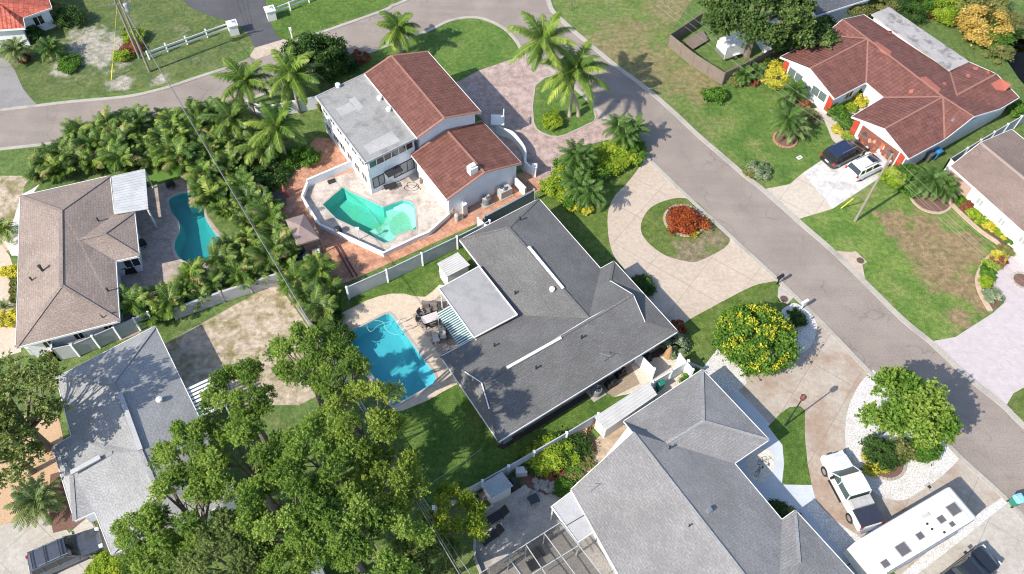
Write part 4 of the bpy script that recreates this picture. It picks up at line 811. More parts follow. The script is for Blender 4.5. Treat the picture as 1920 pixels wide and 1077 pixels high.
# rail fence with gate pillars
for pts,lab in (([(281,112),(315,97),(352,84),(390,71),(430,58)],'white two rail fence on the north west lawn'),([(515,30),(545,20),(580,5),(620,-12)],'white two rail fence on the lawn east of the dark driveway')):
    P=[G(*q) for q in pts]; t=thing('rail_fence',lab,'fence',P[0]); b=MB()
    for z in (.45,.95): b.beam(P[0]+Vector((0,0,z)),P[-1]+Vector((0,0,z)),.06,.16)
    b.build('rail',VINYL,t)
    for q in P: x=MB(); x.box(q,(.15,.15,1.15)); x.box(q+Vector((0,0,1.15)),(.2,.2,.05),0,0,.5); x.build('post',VINYL,t)
for (x,y),lab in (((440,62),'white masonry gate pillar at the end of the north west rail fence'),((510,35),'white masonry gate pillar on the east side of the dark driveway')):
    c=G(x,y); t=thing('gate_pillar',lab,'pillar',c,R(25),world=False); MB().box((0,0,0),(1.0,1.0,1.25)).build('shaft',WHITE,t); b=MB(); b.box((0,0,1.25),(1.2,1.2,.12)); b.box((0,0,1.37),(.9,.9,.12),0,0,.6); b.lathe((0,0,1.49),[(.1,0),(.16,.08),(.1,.2),(.03,.24)],10); b.build('cap',WHITE,t)
for i in range(1): 
    c=G(548,72); b=MB(); b.box(c,(.12,.12,1.1)); b.box(c+Vector((0,0,1.1)),(.25,.45,.28),.4); b.build('mailbox_post',WHITE,label='small white post box at the edge of the dark driveway apron',cat='mailbox')
# ---------------------------------------------------------------- sheds, gazebo
def shed(label,base,h,roofpx,zr,n,rm,wm,slope=.25,door=None):
    """box shed: base outline px on ground, roof quad px"""
    Q=[G(q[0],q[1],zr+(slope if i in (1,2) else 0)) for i,q in enumerate(roofpx)]; t=thing('shed',label,'shed',sum(Q,Vector())/4*1); t.location.z=0; OFF[t.name]=t.location.copy()
    MB().prism(inset(Q,.1),0,zr-.04,cap0=False).build('wall',wm,t); panelroof('roof',Q,n,rm,t,.06,.05)
    i=inset(Q,.1); 
    if door is not None:
        a=Vector((Q[door].x,Q[door].y,0)); c=Vector((Q[(door+1)%4].x,Q[(door+1)%4].y,0)); ce=sum(Q,Vector())/4; nn=(c-a).normalized(); nn=Vector((nn.y,-nn.x,0)); 
        if nn.dot((a+c)/2-Vector((ce.x,ce.y,0)))<0: nn=-nn
        x=MB(); p,q=a.lerp(c,.25)-nn*.08,a.lerp(c,.75)-nn*.08; x.beam(p+Vector((0,0,.9)),q+Vector((0,0,.9)),.05,1.6); x.build('door',wm,t)
    return t
RIB=mat('ribbed_white_metal',(.52,.52,.51),(.45,.45,.45),1,8,.2,.45,stain=(.42,.38,.33),stain_amt=.35,stain_scale=.8)
RIBG=mat('ribbed_grey_metal',(.4,.44,.46),(.34,.38,.4),1,8,.3,.5,stain=(.24,.26,.26),stain_amt=.5)
SIDING=mat('pale_metal_siding',(.6,.6,.6),(.52,.52,.53),2,9,.2,.6)
shed('small white shed with ribbed metal roof on the lush lawn by the flat patio roof',None,2,[(820,495),(859,474),(881,497),(838,519)],2.0,8,RIB,WALLW,.15,3)
shed('white garden shed with weathered ribbed roof against the south fence by the loungers',None,2,[(903,909),(942,886),(962,911),(922,934)],1.9,8,RIBG,SIDING,.1,3)
t=shed('long pale metal shed between the vinyl fence and the grey roof',None,2,[(1115,783),(1217,717),(1232,740),(1137,806)],1.9,5,RIB,SIDING,.05,3)
Q=[G(548,405,2.3),G(572,402,2.3),G(602,450,2.3),G(560,458,2.3)]
Q=[G(535,412,2.3),G(570,402,2.3),G(599,447,2.3),G(556,460,2.3)]
t=thing('gazebo','brown canopy gazebo on the shaded brick patio','gazebo',G(565,455)); ap=sum(Q,Vector())/4+Vector((0,0,.55)); b=MB()
for i in range(4): b.poly([Q[i],Q[(i+1)%4],ap])
for i in range(4): b.add([Q[i],Q[(i+1)%4],Q[(i+1)%4]-Vector((0,0,.2)),Q[i]-Vector((0,0,.2))],[(0,1,2,3)])
b.build('canopy',mat('brown_canvas',(.27,.2,.19),(.22,.165,.155),2,8,.2,.9),t)
for q in Q: MB().box((q.x*.97+ap.x*.03,q.y*.97+ap.y*.03,0),(.08,.08,2.25)).build('leg',DARK,t)
# ---------------------------------------------------------------- ac units, bins, small yard things
def ac(px,py,lab,sq=.8,h=.75,rz=AR,big=False):
    c=G(px,py); t=thing('air_conditioner',lab,'air conditioner',c,rz,world=False); gm=mat('ac_metal_'+str(len(bpy.data.materials)),(.45,.43,.4) if big else (.2,.2,.2),None,2,8,.3,.6)
    if big: MB().box((0,0,.08),(sq*1.3,sq,h)).build('cabinet',gm,t)
    else: MB().lathe((0,0,.08),[(sq*.5,0),(sq*.5,h*.95),(sq*.46,h)],20).build('cabinet',gm,t)
    MB().box((0,0,0),(sq*1.5,sq*1.3,.08)).build('pad',CONC,t)
    f=MB(); 
    for r_ in (.4,.28,.14): f.tube([(r_*sq*math.cos(k*.524),r_*sq*math.sin(k*.524),h+.1) for k in range(13)],.02,4,caps=False)
    for k in range(6): f.beam((0,0,h+.1),(.42*sq*math.cos(k*1.047),.42*sq*math.sin(k*1.047),h+.1),.02,.02)
    f.build('fan_grille',ALU,t); f=MB(); f.lathe((0,0,h+.081),[(.4*sq,0),(.4*sq,.006)],16); [f.beam((0,0,h+.09),(.3*sq*math.cos(k*1.571),.3*sq*math.sin(k*1.571),h+.09),.12,.01) for k in range(4)]; f.build('fan',BLACK,t)
ac(912,381,'round dark air conditioner beside the white gable wall',.9,.8); ac(945,365,'large square tan air conditioner behind the white gable wall',1.0,.9,AR,True)
ac(1118,738,'round air conditioner under the eave of the dark grey house',.9,.75); ac(137,650,'dark air conditioner by the brown roof house, nearer the west edge',.8,.7); ac(163,645,'pale topped air conditioner by the brown roof house',.8,.7)
ac(948,822,'small grey air conditioner at the south corner of the dark grey roof',.6,.6,AR,True)
def bin_(px,py,lab,body,lid,rz=.6,h=1.05):
    c=G(px,py); t=thing('wheelie_bin',lab,'bin',c,rz,world=False); b=MB(); b.add([(-.24,-.26,.06),(.24,-.26,.06),(.24,.26,.06),(-.24,.26,.06),(-.32,-.33,h),(.32,-.33,h),(.32,.33,h),(-.32,.33,h)],[(3,2,1,0),(4,5,6,7),(0,1,5,4),(1,2,6,5),(2,3,7,6),(3,0,4,7)]); b.build('body',body,t)
    l=MB(); l.box((0,0,h+.004),(.72,.74,.06)); l.box((.03,0,h+.064),(.58,.6,.05),0,0,.8); l.box((-.4,0,h-.03),(.08,.6,.05)); l.build('lid',lid,t)
    for s in (-.27,.27): w=MB(); w.tube([(-.28,s-.04,.12),(-.28,s+.04,.12)],.12,12); w.build('wheel',RUB,t)
TEAL=plain('teal_plastic',(.1,.42,.5),.5); GREENP=plain('dark_green_plastic',(.02,.2,.14),.5); BLUEP=plain('blue_plastic',(.03,.2,.42),.5); GREYP=plain('grey_plastic',(.1,.1,.11),.5)
bin_(1898,945,'green wheelie bin with pale blue lid on the kerb by the white trailer home',GREENP,plain('sky_blue_lid',(.25,.55,.72),.5),.3,1.1)
bin_(1234,728,'green wheelie bin inside the white fence',GREENP,GREENP,.6); bin_(1752,296,'blue lidded bin beside the red tile house',BLUEP,BLUEP,.6); bin_(1738,301,'dark grey bin beside the blue lidded bin',GREYP,GREYP,.6)
c=G(66,660); t=thing('water_tank','pale round tank at the corner of the brown roof house','tank',c,0,world=False); MB().lathe((0,0,0),[(.38,0),(.42,.1),(.42,1.2),(.3,1.38),(.08,1.42)],16).build('body',mat('grey_tank',(.4,.44,.43),None,2,6,.4),t)
c=G(105,664); b=MB(); b.box(c,(.7,.5,.5),.3); b.box(c+Vector((0,0,.5)),(.75,.55,.08),.3,0,.9); b.build('storage_box',plain('red_plastic',(.5,.05,.04),.5),label='small red storage box by the brown roof house',cat='box')
# ---------------------------------------------------------------- poles and wires
PW_=mat('grey_pole_wood',(.27,.24,.2),(.19,.17,.14),2,14,.5,.95)
def pole(px,py,h,lab,arms=((8.6,R(-30)),),tr=False):
    c=G(px,py); t=thing('utility_pole',lab,'utility pole',c,0,world=False); MB().tube([(0,0,0),(0,0,h)],[.145,.1],10).build('shaft',PW_,t)
    for z,a in arms:
        b=MB(); d=Vector((math.cos(a),math.sin(a),0)); b.beam(Vector((0,0,z))-d*1.2,Vector((0,0,z))+d*1.2,.1,.12); cr=b.build('crossarm',PW_,t)
        for k in (-1.05,-.5,.5,1.05): i_=MB(); i_.lathe(d*k+Vector((0,0,z+.06)),[(.05,0),(.07,.08),(.04,.18)],8); i_.build('insulator',plain('insul',(.25,.25,.26),.3),cr)
    if tr: MB().lathe((.38,.1,h-2.6),[(.24,0),(.27,.1),(.27,.85),(.2,.95)],14).build('transformer',mat('grey_can',(.4,.42,.43),None,2,6,.2,.5),t)
    return t
pole(1603,415,9.3,'leaning looking grey utility pole on the patchy east lawn',())
pole(281,135,10.5,'tall utility pole with crossarm and transformer on the north west lawn',((10.1,R(20)),(8.9,R(20))),True)
pole(262,110,9.5,'second thinner pole standing behind the tall transformer pole',())
def wire(label,a,b,r=.022,sag=.5,group=None):
    a=Vector(a); b=Vector(b); pts=[a.lerp(b,k/12)-Vector((0,0,sag*4*(k/12)*(1-k/12))) for k in range(13)]
    MB().tube(pts,r,4,caps=False).build('cable',WIRE,label=label,cat='cable',group=group)
WIRE=plain('cable_sheath',(.2,.2,.2),.6)
T=Vector((*G(1603,415)[:2],0)); 
for k,(z,o) in enumerate(((9.2,0),(8.4,.0),(7.9,.0),(7.6,.1))):
    wire('thin overhead cable running south east over the patchy lawn from the east utility pole',T+Vector((o,0,z)),G(2150,700+k*16,z),.013,.4,'cables south east of the east pole')
for k,(z,o) in enumerate(((9.2,0),(8.4,0),(7.9,.1))):
    wire('thin overhead cable running north west over the dark van from the east utility pole',T+Vector((o,0,z)),G(1160,-70+k*14,z),.013,.4,'cables north west of the east pole')
T=Vector((*G(281,135)[:2],0))
for k,(z,o) in enumerate(((8.6,0),(8.5,.12))):
    wire(('thick' if k==0 else 'thin')+' long overhead cable crossing the palm hedge down to the south edge',T+Vector((o,0,z)),G(893+k*5,1130,z),.032 if k==0 else .018,.0,'long cables over the palm hedge')
for k in range(3): wire('overhead cable running off the north edge from the transformer pole',T+Vector((.3*k-.3,0,10.2)),G(195+k*14,-120,10.2),.02,.3,'cables north of the transformer pole')
wire('service cable crossing the lawn shade to the south corner of the dark grey roof',G(775,925,6.5),G(905,840,3.2),.02,.3)
wire('second cable of the bundle over the southern oaks',G(715,830,7.5),G(905,1110,7.5),.03,.2)
c=G(1070,655) ; 
wire('yellow guy wire on the lawn beside the east utility pole',G(1577,390,0.05),Vector((*G(1603,415)[:2],6.2)),.02,0); 
b=MB(); a=G(1577,391,.0); d=(Vector((*G(1603,415)[:2],6.2))-a).normalized(); b.tube([a,a+d*2.2],.05,6); b.build('guy_guard',plain('yellow_plastic',(.75,.75,.05),.5),label='yellow plastic guard on the foot of the guy wire',cat='guy guard')
c=G(212,146); b=MB(); a=G(209,150); b.tube([a,Vector((*G(262,110)[:2],7.0))],.018,4); b.tube([a,a+(Vector((*G(262,110)[:2],7.0))-a).normalized()*1.8],.06,6); b.build('guy_wire',plain('yellow_guard',(.7,.62,.05),.5),label='yellow guarded guy wire on the north west lawn',cat='guy wire')
# lamp post
c=G(1472,798); t=thing('lamp_post','tall dark lamp post on the green strip in front of the stained driveway','lamp post',c,0,world=False)
MB().tube([(0,0,0),(0,0,.5),(0,0,4.6)],[.09,.07,.05],8).build('pole',DARK,t); b=MB(); b.lathe((0,0,4.6),[(.06,0),(.2,.1),(.24,.45),(.12,.62),(.02,.75)],10); b.build('lantern',plain('lantern_red_brown',(.14,.05,.045),.4),t)
c=G(1070,20,0) ; b=MB(); b.tube([c,c+Vector((0,0,2.0))],.05,6); b.build('post',WOOD,label='short brown post on the verge at the north edge',cat='post')
# mailboxes
def mailbox(px,py,lab,m_,rz):
    c=G(px,py); t=thing('mailbox',lab,'mailbox',c,rz,world=False); MB().box((0,0,0),(.12,.12,1.05)).build('post',m_,t)
    b=MB(); pr=[(-.14,0),(.14,0),(.14,.16)]+[(.14*math.cos(a),.16+.14*math.sin(a)) for a in (.5,1,1.57,2.1,2.6)]+[(-.14,.16)]
    n=len(pr); b.add([(-.35,y,z+1.05) for y,z in pr]+[(.35,y,z+1.05) for y,z in pr],[list(range(n))[::-1],list(range(n,2*n))]+[(i,(i+1)%n,n+(i+1)%n,n+i) for i in range(n)]); b.build('box',m_,t); MB().box((.25,.16,1.2),(.04,.02,.2)).build('flag',RED,t)
mailbox(1457,533,'black mailbox on a post at the kerb above the manhole cover',BLACK,R(35)); mailbox(1502,580,'white mailbox on a post at the kerb by the small round bush',WHITE,R(35))
# ---------------------------------------------------------------- vehicles
def loft(b,secs,mi=0):
    n=len(secs[0]); vs_=[p for s_ in secs for p in s_]
    fs=[(i*n+k,(i+1)*n+k,(i+1)*n+(k+1)%n,i*n+(k+1)%n) for i in range(len(secs)-1) for k in range(n)]
    fs+=[list(range(n))[::-1],list(range(len(vs_)-n,len(vs_)))]
    b.add(vs_,fs,mi)
def wheel(t,x,y,r=.36,wd=.24,rim=ALU):
    s=1 if y>0 else -1; b=MB(); pr=[(r*.62,-wd/2),(r*.95,-wd/2),(r,-wd*.3),(r,wd*.3),(r*.95,wd/2),(r*.62,wd/2)]; n=20
    vs_=[(x+q*math.cos(2*math.pi*k/n),y+h_,r+q*math.sin(2*math.pi*k/n)) for q,h_ in pr for k in range(n)]
    b.add(vs_,[(i*n+k,i*n+(k+1)%n,((i+1)%6)*n+(k+1)%n,((i+1)%6)*n+k) for i in range(6) for k in range(n)]); w_=b.build('wheel',RUB,t)
    m_=MB(); m_.tube([(x,y-wd*.35,r),(x,y+wd*.42*s if s>0 else y-wd*.42,r)],r*.6,14) ; m_.build('rim',rim,w_)
def carbody(b,xs,w,zb=.32,tuck=.9):
    """xs: (x, halfwidth, ztop, crown)"""
    secs=[]
    for x,hw,zt,zc_ in xs:
        secs.append([(x,-hw*.9,zb),(x,-hw,zb+.12),(x,-hw,(zb+zt)*.55),(x,-hw*.97,zt-.08),(x,-hw*tuck,zt),(x,0,zt+zc_),(x,hw*tuck,zt),(x,hw*.97,zt-.08),(x,hw,(zb+zt)*.55),(x,hw,zb+.12),(x,hw*.9,zb)])
    loft(b,secs)
def cabin(t,x0,x1,a,c,wb,wt,zb,zt,paint,glass,roofm=None,pill=.07,mids=(0,)):
    gl=MB(); gl.add([(x0,-wb,zb),(x1,-wb,zb),(x1,wb,zb),(x0,wb,zb),(x0+a,-wt,zt),(x1-c,-wt,zt),(x1-c,wt,zt),(x0+a,wt,zt)],[(3,2,1,0),(4,5,6,7),(0,1,5,4),(1,2,6,5),(2,3,7,6),(3,0,4,7)]); g_=gl.build('window_glass',glass,t)
    rf=MB(); X0,X1=x0+a,x1-c; secs=[]
    for x,k,z in ((X0-.05,.9,0),(X0+.12,1,.05),((X0+X1)/2,1.02,.075),(X1-.15,1,.05),(X1+.05,.9,-.01)): secs.append([(x,-wt*k*1.03,zt-.03),(x,-wt*k,zt+z*.5),(x,-wt*k*.6,zt+z),(x,wt*k*.6,zt+z),(x,wt*k,zt+z*.5),(x,wt*k*1.03,zt-.03)])
    loft(rf,secs); ro_=rf.build('roof_panel',roofm or paint,t,smooth=False)
    for s in (-1,1):
        for q0,q1 in (((x0,zb),(X0,zt)),((x1,zb),(X1,zt))): MB().beam((q0[0],s*wb,q0[1]),(q1[0],s*wt,q1[1]),pill,pill).build('pillar',paint,t)
        for f in mids: xm=(x0+x1)/2+f; MB().beam((xm,s*(wb+.005),zb),(xm,s*(wt+.005),zt),pill*1.2,.05).build('pillar',paint,t)
    return ro_
def lamps(t,L,w,z,front=.0,rear=.0):
    hm=plain('lamp_lens',(.7,.72,.75),.1); rm=plain('rear_lamp_red',(.35,.02,.02),.2)
    for s in (-1,1):
        MB().box((L/2-.12-front,s*w*.36,z),(.28,.3,.14),0,0,.85).build('headlight',hm,t); MB().box((-L/2+.07+rear,s*w*.42,z+.05),(.16,.2,.3),0,0,.9).build('tail_light',rm,t)
def place(name,lab,cat,f,r,z=.02,zz=0,group=None):
    a=G(*f); b_=G(*r); d=a-b_; c=(a+b_)/2; return thing(name,lab,cat,(c.x,c.y,z),math.atan2(d.y,d.x),group,world=False)
def suv(name,lab,cat,f,r,col,L=4.8,w=1.92,h=1.72,sun=False,rack=False,hood=.98,mir=True,roofcol=None,bars=()):
    t=place(name,lab,cat,f,r); pm=plain('paint_'+str(len(bpy.data.materials)),col,.22,.3 if col[0]<.2 else 0,.6,.6); hw=w/2
    b=MB(); l=L/2; carbody(b,[(-l,hw*.86,.85,.02),(-l+.08,hw*.95,1.02,.03),(-l+.5,hw,1.06,.03),(0,hw,1.05,.03),(l*.42,hw,1.04,.04),(l*.62,hw*.99,hood,.05),(l-.25,hw*.94,hood-.12,.05),(l-.06,hw*.84,hood-.25,.03),(l,hw*.72,.62,.02)],w); b.build('body',pm,t)
    r_=cabin(t,-l+.12,l*.4,.3,.7,hw*.9,hw*.8,1.04,h-.06,pm,GLASS,plain('roof_paint_'+str(len(bpy.data.materials)),roofcol,.2,0,.6,.5) if roofcol else None,mids=(-.75,.25))
    for x in (-l*.6,l*.62):
        for s in (-1,1): wheel(t,x,s*(hw-.13))
    lamps(t,L,w,.72)
    if sun: MB().box((.25,0,h-.02),(.9,.95,.05)).build('sunroof',GLASS,r_)
    if rack:
        b=MB(); [b.tube([(-1.5,s*hw*.68,h+.1),(.5,s*hw*.68,h+.1)],.025) for s in (-1,1)]; b.build('roof_rail',DARK if col[0]>.3 else ALU,r_)
    for x in bars: b=MB(); b.tube([(x,-hw*.72,h+.12),(x,hw*.72,h+.12)],.035); b.build('roof_bar',BLACK,r_)
    for s in (-1,1): MB().box((l*.36,s*(hw+.1),1.05),(.16,.22,.16),0,0,.85).build('mirror',pm,t)
    b=MB(); b.box((-l-.02,0,.68),(.03,.5,.14)); b.build('licence_plate',WHITE,t); b=MB(); b.box((l*.55,0,1.0),(.02,.02,.01)); 
    return t
suv('parked_van','black minivan parked on the whitened driveway of the red tile house','van',(1611,279),(1547,311),(.035,.033,.032),5.1,2.0,1.78,rack=True,roofcol=(.02,.03,.07))
suv('parked_car','white estate car with sunroof parked beside the black minivan','car',(1652,306),(1593,334),(.75,.75,.76),4.75,1.9,1.62,sun=True,rack=True)
suv('parked_car','dark grey car with two roof bars at the south west corner','car',(190,1016),(70,1070),(.1,.11,.135),5.0,1.95,1.72,bars=(-1.9,-1.0,.0),rack=True)
# white pickup
t=place('pickup_truck','white pickup truck with black bed cover and open canopy edge on the curved driveway','pickup truck',(1556,866),(1622,988)); t.scale=(1.05,1.07,1.04); pm=plain('truck_white',(.72,.73,.75),.25,0,.6,.5); L=5.9; l=L/2; hw=1.0
b=MB(); carbody(b,[(-l,hw*.93,.95,0),(-l+.1,hw,1.16,0),(-.6,hw,1.16,0),(0,hw,1.15,.02),(1.1,hw,1.15,.03),(1.6,hw,1.13,.08),(l-.45,hw*.97,1.07,.08),(l-.08,hw*.9,.95,.04),(l,hw*.84,.7,.02)],2,.45); b.build('body',pm,t)
r_=cabin(t,-.8,1.5,.1,.75,hw*.93,hw*.84,1.14,1.88,pm,plain('windscreen_green',(.04,.08,.075),.1,0,.8),mids=(.1,))
MB().box((-1.2,0,1.17),(.75,1.7,.3),0,0,.93).build('tool_box',mat('grey_tool_box',(.42,.42,.42),None,2,6,.2,.5),t)
MB().box((-2.22,0,1.17),(1.35,1.78,.1),0,0,.98).build('bed_cover',plain('tonneau_dark_blue',(.03,.035,.06),.5),t)
MB().box((-l-.1,0,.5),(.2,1.8,.2)).build('bumper',ALU,t)
for x in (-1.85,1.9):
    for s in (-1,1): wheel(t,x,s*.92,.41,.28)
lamps(t,L,2,.85,.02)
for s in (-1,1): MB().box((1.05,s*1.15,1.2),(.18,.25,.25),0,0,.85).build('mirror',BLACK,t)
[MB().beam((-.6,s*1.04,.42),(1.2,s*1.04,.42),.14,.05).build('side_step',BLACK,t) for s in (-1,1)]
# travel trailer
zr=3.15; a=G(1808,940,zr); c=G(1634,1044,zr); d=a-c; L=d.length; t=thing('travel_trailer','long white travel trailer with six roof hatches on the driveway','travel trailer',((a.x+c.x)/2,(a.y+c.y)/2,.02),math.atan2(d.y,d.x),world=False)
wv=(G(1779,922,zr)-G(1824,966,zr)).length/2; hw=1.42; l=L/2
TW=plain('trailer_white',(.8,.79,.77),.35,0,.5,.2); TR=mat('trailer_roof_membrane',(.76,.74,.7),(.72,.7,.66),1,8,.1,.6)
b=MB(); secs=[]
for x,k,zb,zt in ((-l-.35,.97,.6,1.6),(-l-.1,.985,.5,2.7),(-l+.25,1,.5,3.05),(0,1,.5,3.07),(l-.5,1,.5,3.07),(l-.1,.985,.5,2.98),(l+.2,.95,.6,2.7),(l+.38,.88,.8,1.8)):
    secs.append([(x,-hw*k,zb),(x,-hw*k,zt-.1),(x,-hw*k*.96,zt),(x,hw*k*.96,zt),(x,hw*k,zt-.1),(x,hw*k,zb)])
loft(b,secs); b.build('body',TW,t)
b=MB(); b.box((-.1,0,3.07),(L-1.0,hw*1.9,.07),0,0,.995); ro=b.build('roof',TR,t); [MB().box((x_,0,3.13),(.05,hw*1.88,.012)).build('roof_seam',mat('roof_sealant',(.5,.48,.44),None) if not bpy.data.materials.get('roof_sealant') else bpy.data.materials['roof_sealant'],ro) for x_ in (-l+.6,l-.8)]; MB().tube([(-l+1,-hw-.06,2.85),(l-2,-hw-.06,2.85)],.08,8).build('awning_roll',ALU,t); [MB().beam((-l+.2,s_*(hw*.985),3.06),(l-.4,s_*(hw*.985),3.06),.05,.05).build('gutter_rail',ALU,t) for s_ in (-1,1)]
TI=plain('tinted_hatch',(.13,.12,.13),.25)
def tpos(px,py):
    q=G(px,py,zr)-Vector((t.location.x,t.location.y,0)); a_=t.rotation_euler.z; return (q.x*math.cos(-a_)-q.y*math.sin(-a_),q.x*math.sin(-a_)+q.y*math.cos(-a_))
for px,py,s in ((1787,956,1.0),(1692,1031,1.0),(1764,975,.62),(1724,1006,.58),(1659,1058,.6),(1784,984,.42)):
    x,y=tpos(px,py); q=MB(); q.box((x,y,3.12),(s,s*.9,.1),0,0,.95); q=q.build('hatch_frame',plain('hf',(.4,.4,.4),.5),ro); MB().box((x,y,3.205),(s*.88,s*.78,.04),0,0,.92).build('hatch_lid',TI,q)
x,y=tpos(1735,968); MB().box((x,y,3.12),(.65,.25,.12)).build('vent_cover',mat('beige_vent',(.5,.47,.42),None),ro)
for px,py in ((1738,983),(1747,993),(1770,999)): x,y=tpos(px,py); MB().lathe((x,y,3.1),[(.09,0),(.09,.1),(.05,.14)],8).build('roof_vent',BLACK,ro)
for x in (-.6,.5):
    for s in (-1,1): wheel(t,x,s*(hw-.16),.36,.24,WHITE)
b=MB(); b.beam((l,0,.5),(l+1.2,0,.5),.12,.12); b.beam((l-.2,.7,.5),(l+1.1,0,.5),.1,.1); b.beam((l-.2,-.7,.5),(l+1.1,0,.5),.1,.1); b.tube([(l+1.1,0,0),(l+1.1,0,.9)],.05); b.build('drawbar',DARK,t)
for k in range(3): MB().box((-2.5+k*2,-hw-.02,1.6),(.9,.05,.6)).build('window',GLASS,t)
b=MB(); b.beam((-l-.36,-.5,.55),(-l-.75,-.5,.55),.08,.08); b.beam((-l-.36,.5,.55),(-l-.75,.5,.55),.08,.08); b.build('rear_rack',DARK,t)
# dark pickup at the south edge
t=place('pickup_truck','black pickup truck cut off by the south east edge','pickup truck',(1855,1042),(1745,1130)); pm=plain('truck_black',(.03,.035,.045),.2,.3,.6,.6); L=5.8; l=L/2; hw=1.0
b=MB(); carbody(b,[(-l,hw*.93,.95,0),(-l+.1,hw,1.12,0),(-.6,hw,1.12,0),(0,hw,1.12,.02),(1.1,hw,1.12,.03),(1.6,hw,1.1,.08),(l-.45,hw*.97,1.04,.08),(l-.08,hw*.9,.92,.04),(l,hw*.84,.7,.02)],2,.45); b.build('body',pm,t)
cabin(t,-.75,1.45,.3,.75,hw*.92,hw*.76,1.12,1.8,pm,GLASS,mids=(.1,)); lamps(t,L,2,.8)
for x in (-1.85,1.9):
    for s in (-1,1): wheel(t,x,s*.9,.4,.26)
for s in (-1,1): MB().box((1.05,s*1.15,1.15),(.18,.25,.2),0,0,.85).build('mirror',pm,t)
# enclosed trailer
t=place('enclosed_trailer','small white enclosed cargo trailer on the grass inside the wooden fence','trailer',(1398,93),(1342,111)); b=MB(); secs=[]
for x,k,zb,zt in ((-1.7,1,.45,2.1),(-1.6,1,.4,2.15),(1.0,1,.4,2.15),(1.5,.75,.45,2.1),(1.85,.25,.5,1.95)): secs.append([(x,-.9*k,zb),(x,-.9*k,zt-.08),(x,-.84*k,zt),(x,.84*k,zt),(x,.9*k,zt-.08),(x,.9*k,zb)])
loft(b,secs); b.build('body',TW,t); 
b=MB(); b.box((-1.71,0,.45),(.05,1.7,.55)); b.build('tread_plate',ALU,t)
for s in (-1,1): wheel(t,-.1,s*.95,.33,.2); MB().box((-.1,s*.98,.7),(.9,.28,.06)).build('mudguard',WHITE,t)
b=MB(); b.beam((1.8,0,.45),(2.6,0,.45),.1,.1); b.build('drawbar',DARK,t)
# wooden deck by it
P=[G(*q) for q in ((1282,80),(1317,62),(1327,80),(1299,97))]; b=MB(); t=thing('wood_platform','weathered timber platform inside the wooden fence','platform',sum(P,Vector())/4)
for k in range(12): b.beam(P[0].lerp(P[3],(k+.5)/12)+Vector((0,0,.35)),P[1].lerp(P[2],(k+.5)/12)+Vector((0,0,.35)),(P[3]-P[0]).length/12.8,.05)
b.build('boards',WOOD,t); b=MB(); b.prism(inset(P,.2),0,.32); b.build('base',WOOD,t)
P=[G(*q) for q in ((1345,145),(1388,120),(1396,133),(1356,156))]; b=MB()
for k in range(9): b.beam(P[0].lerp(P[3],(k+.5)/9)+Vector((0,0,.12)),P[1].lerp(P[2],(k+.5)/9)+Vector((0,0,.12)),.16,.05)
b.build('stacked_boards',WOOD,label='brown boards lying inside the corner of the wooden fence',cat='boards')
# bicycles
def bike(px,py,rz,lab,lean=.2,z=.0):
    c=G(px,py); t=thing('bicycle',lab,'bicycle',(c.x,c.y,z),rz,world=False)
    for x in (-.52,.52): b=MB(); b.tube([(x+.33*math.cos(k*.3927),0,.34+.33*math.sin(k*.3927)) for k in range(17)],.02,5,caps=False); [b.beam((x,0,.34),(x+.32*math.cos(k*.785),0,.34+.32*math.sin(k*.785)),.006,.006) for k in range(8)]; b.build('wheel',RUB,t)
    b=MB(); pts=[(-.52,0,.34),(-.15,0,.85),(.38,0,.85),(-.05,0,.35),(-.52,0,.34)]; b.tube(pts,.02,5); b.tube([(-.15,0,.85),(-.05,0,.35)],.02,5); b.tube([(.52,0,.34),(.36,0,.98)],.02,5); b.build('frame',DARK,t)
    MB().tube([(.34,-.28,1.0),(.36,0,1.02),(.34,.28,1.0)],.018,5).build('handlebar',BLACK,t); MB().box((-.18,0,.92),(.26,.14,.06),0,0,.7).build('saddle',BLACK,t); t.rotation_euler[0]=lean
bike(1418,878,R(70),'grey bicycle leaning on the pale walk by the entrance of the mid grey house',.35)
bike(1672,1050,R(50),'dark bicycle leaning beside the travel trailer',.2,.03)
bike(1040,925,R(10),'dark bicycle parked between the patio stones and the planted bed',.3)
# patio furniture
def lounger(px,py,rz,lab):
    c=G(px,py); t=thing('sun_lounger',lab,'sun lounger',c,rz,world=False); MB().box((-.2,0,.32),(1.35,.68,.1)).build('seat',BLACK,t)
    b=MB(); b.beam((.45,0,.37),(1.0,0,.75),.68,.09,up=(0,0,1)); b.build('backrest',BLACK,t)
    for x in (-.75,.5):
        for s in (-.3,.3): MB().box((x,s,0),(.05,.05,.33)).build('leg',DARK,t)
lounger(930,972,R(33),'black sun lounger on the grey patio, nearer the white garden shed'); lounger(921,1008,R(37),'black sun lounger on the grey patio, nearer the screen cage')
def chair(px,py,rz,lab,cm,fm=DARK,group=None,s=1):
    c=G(px,py); t=thing('patio_chair',lab,'chair',(c.x,c.y,.03),rz,group,world=False); MB().box((0,0,.38),(.55*s,.55*s,.08)).build('seat',cm,t); b=MB(); b.beam((-.26*s,0,.42),(-.36*s,0,.92),.55*s,.06,up=(1,0,0)); b.build('backrest',cm,t)
    for x in (-.24,.24):
        for y in (-.24,.24): MB().box((x*s,y*s,0),(.04,.04,.38)).build('leg',fm,t)
    for y in (-.29,.29): MB().box((0,y*s,.58),(.5,.05,.04)).build('armrest',fm,t)
CR=mat('cream_cushion',(.62,.6,.55),None,2,8,.2,.9); GC=mat('grey_brown_cushion',(.2,.17,.155),(.15,.13,.12),2,8,.3,.9)
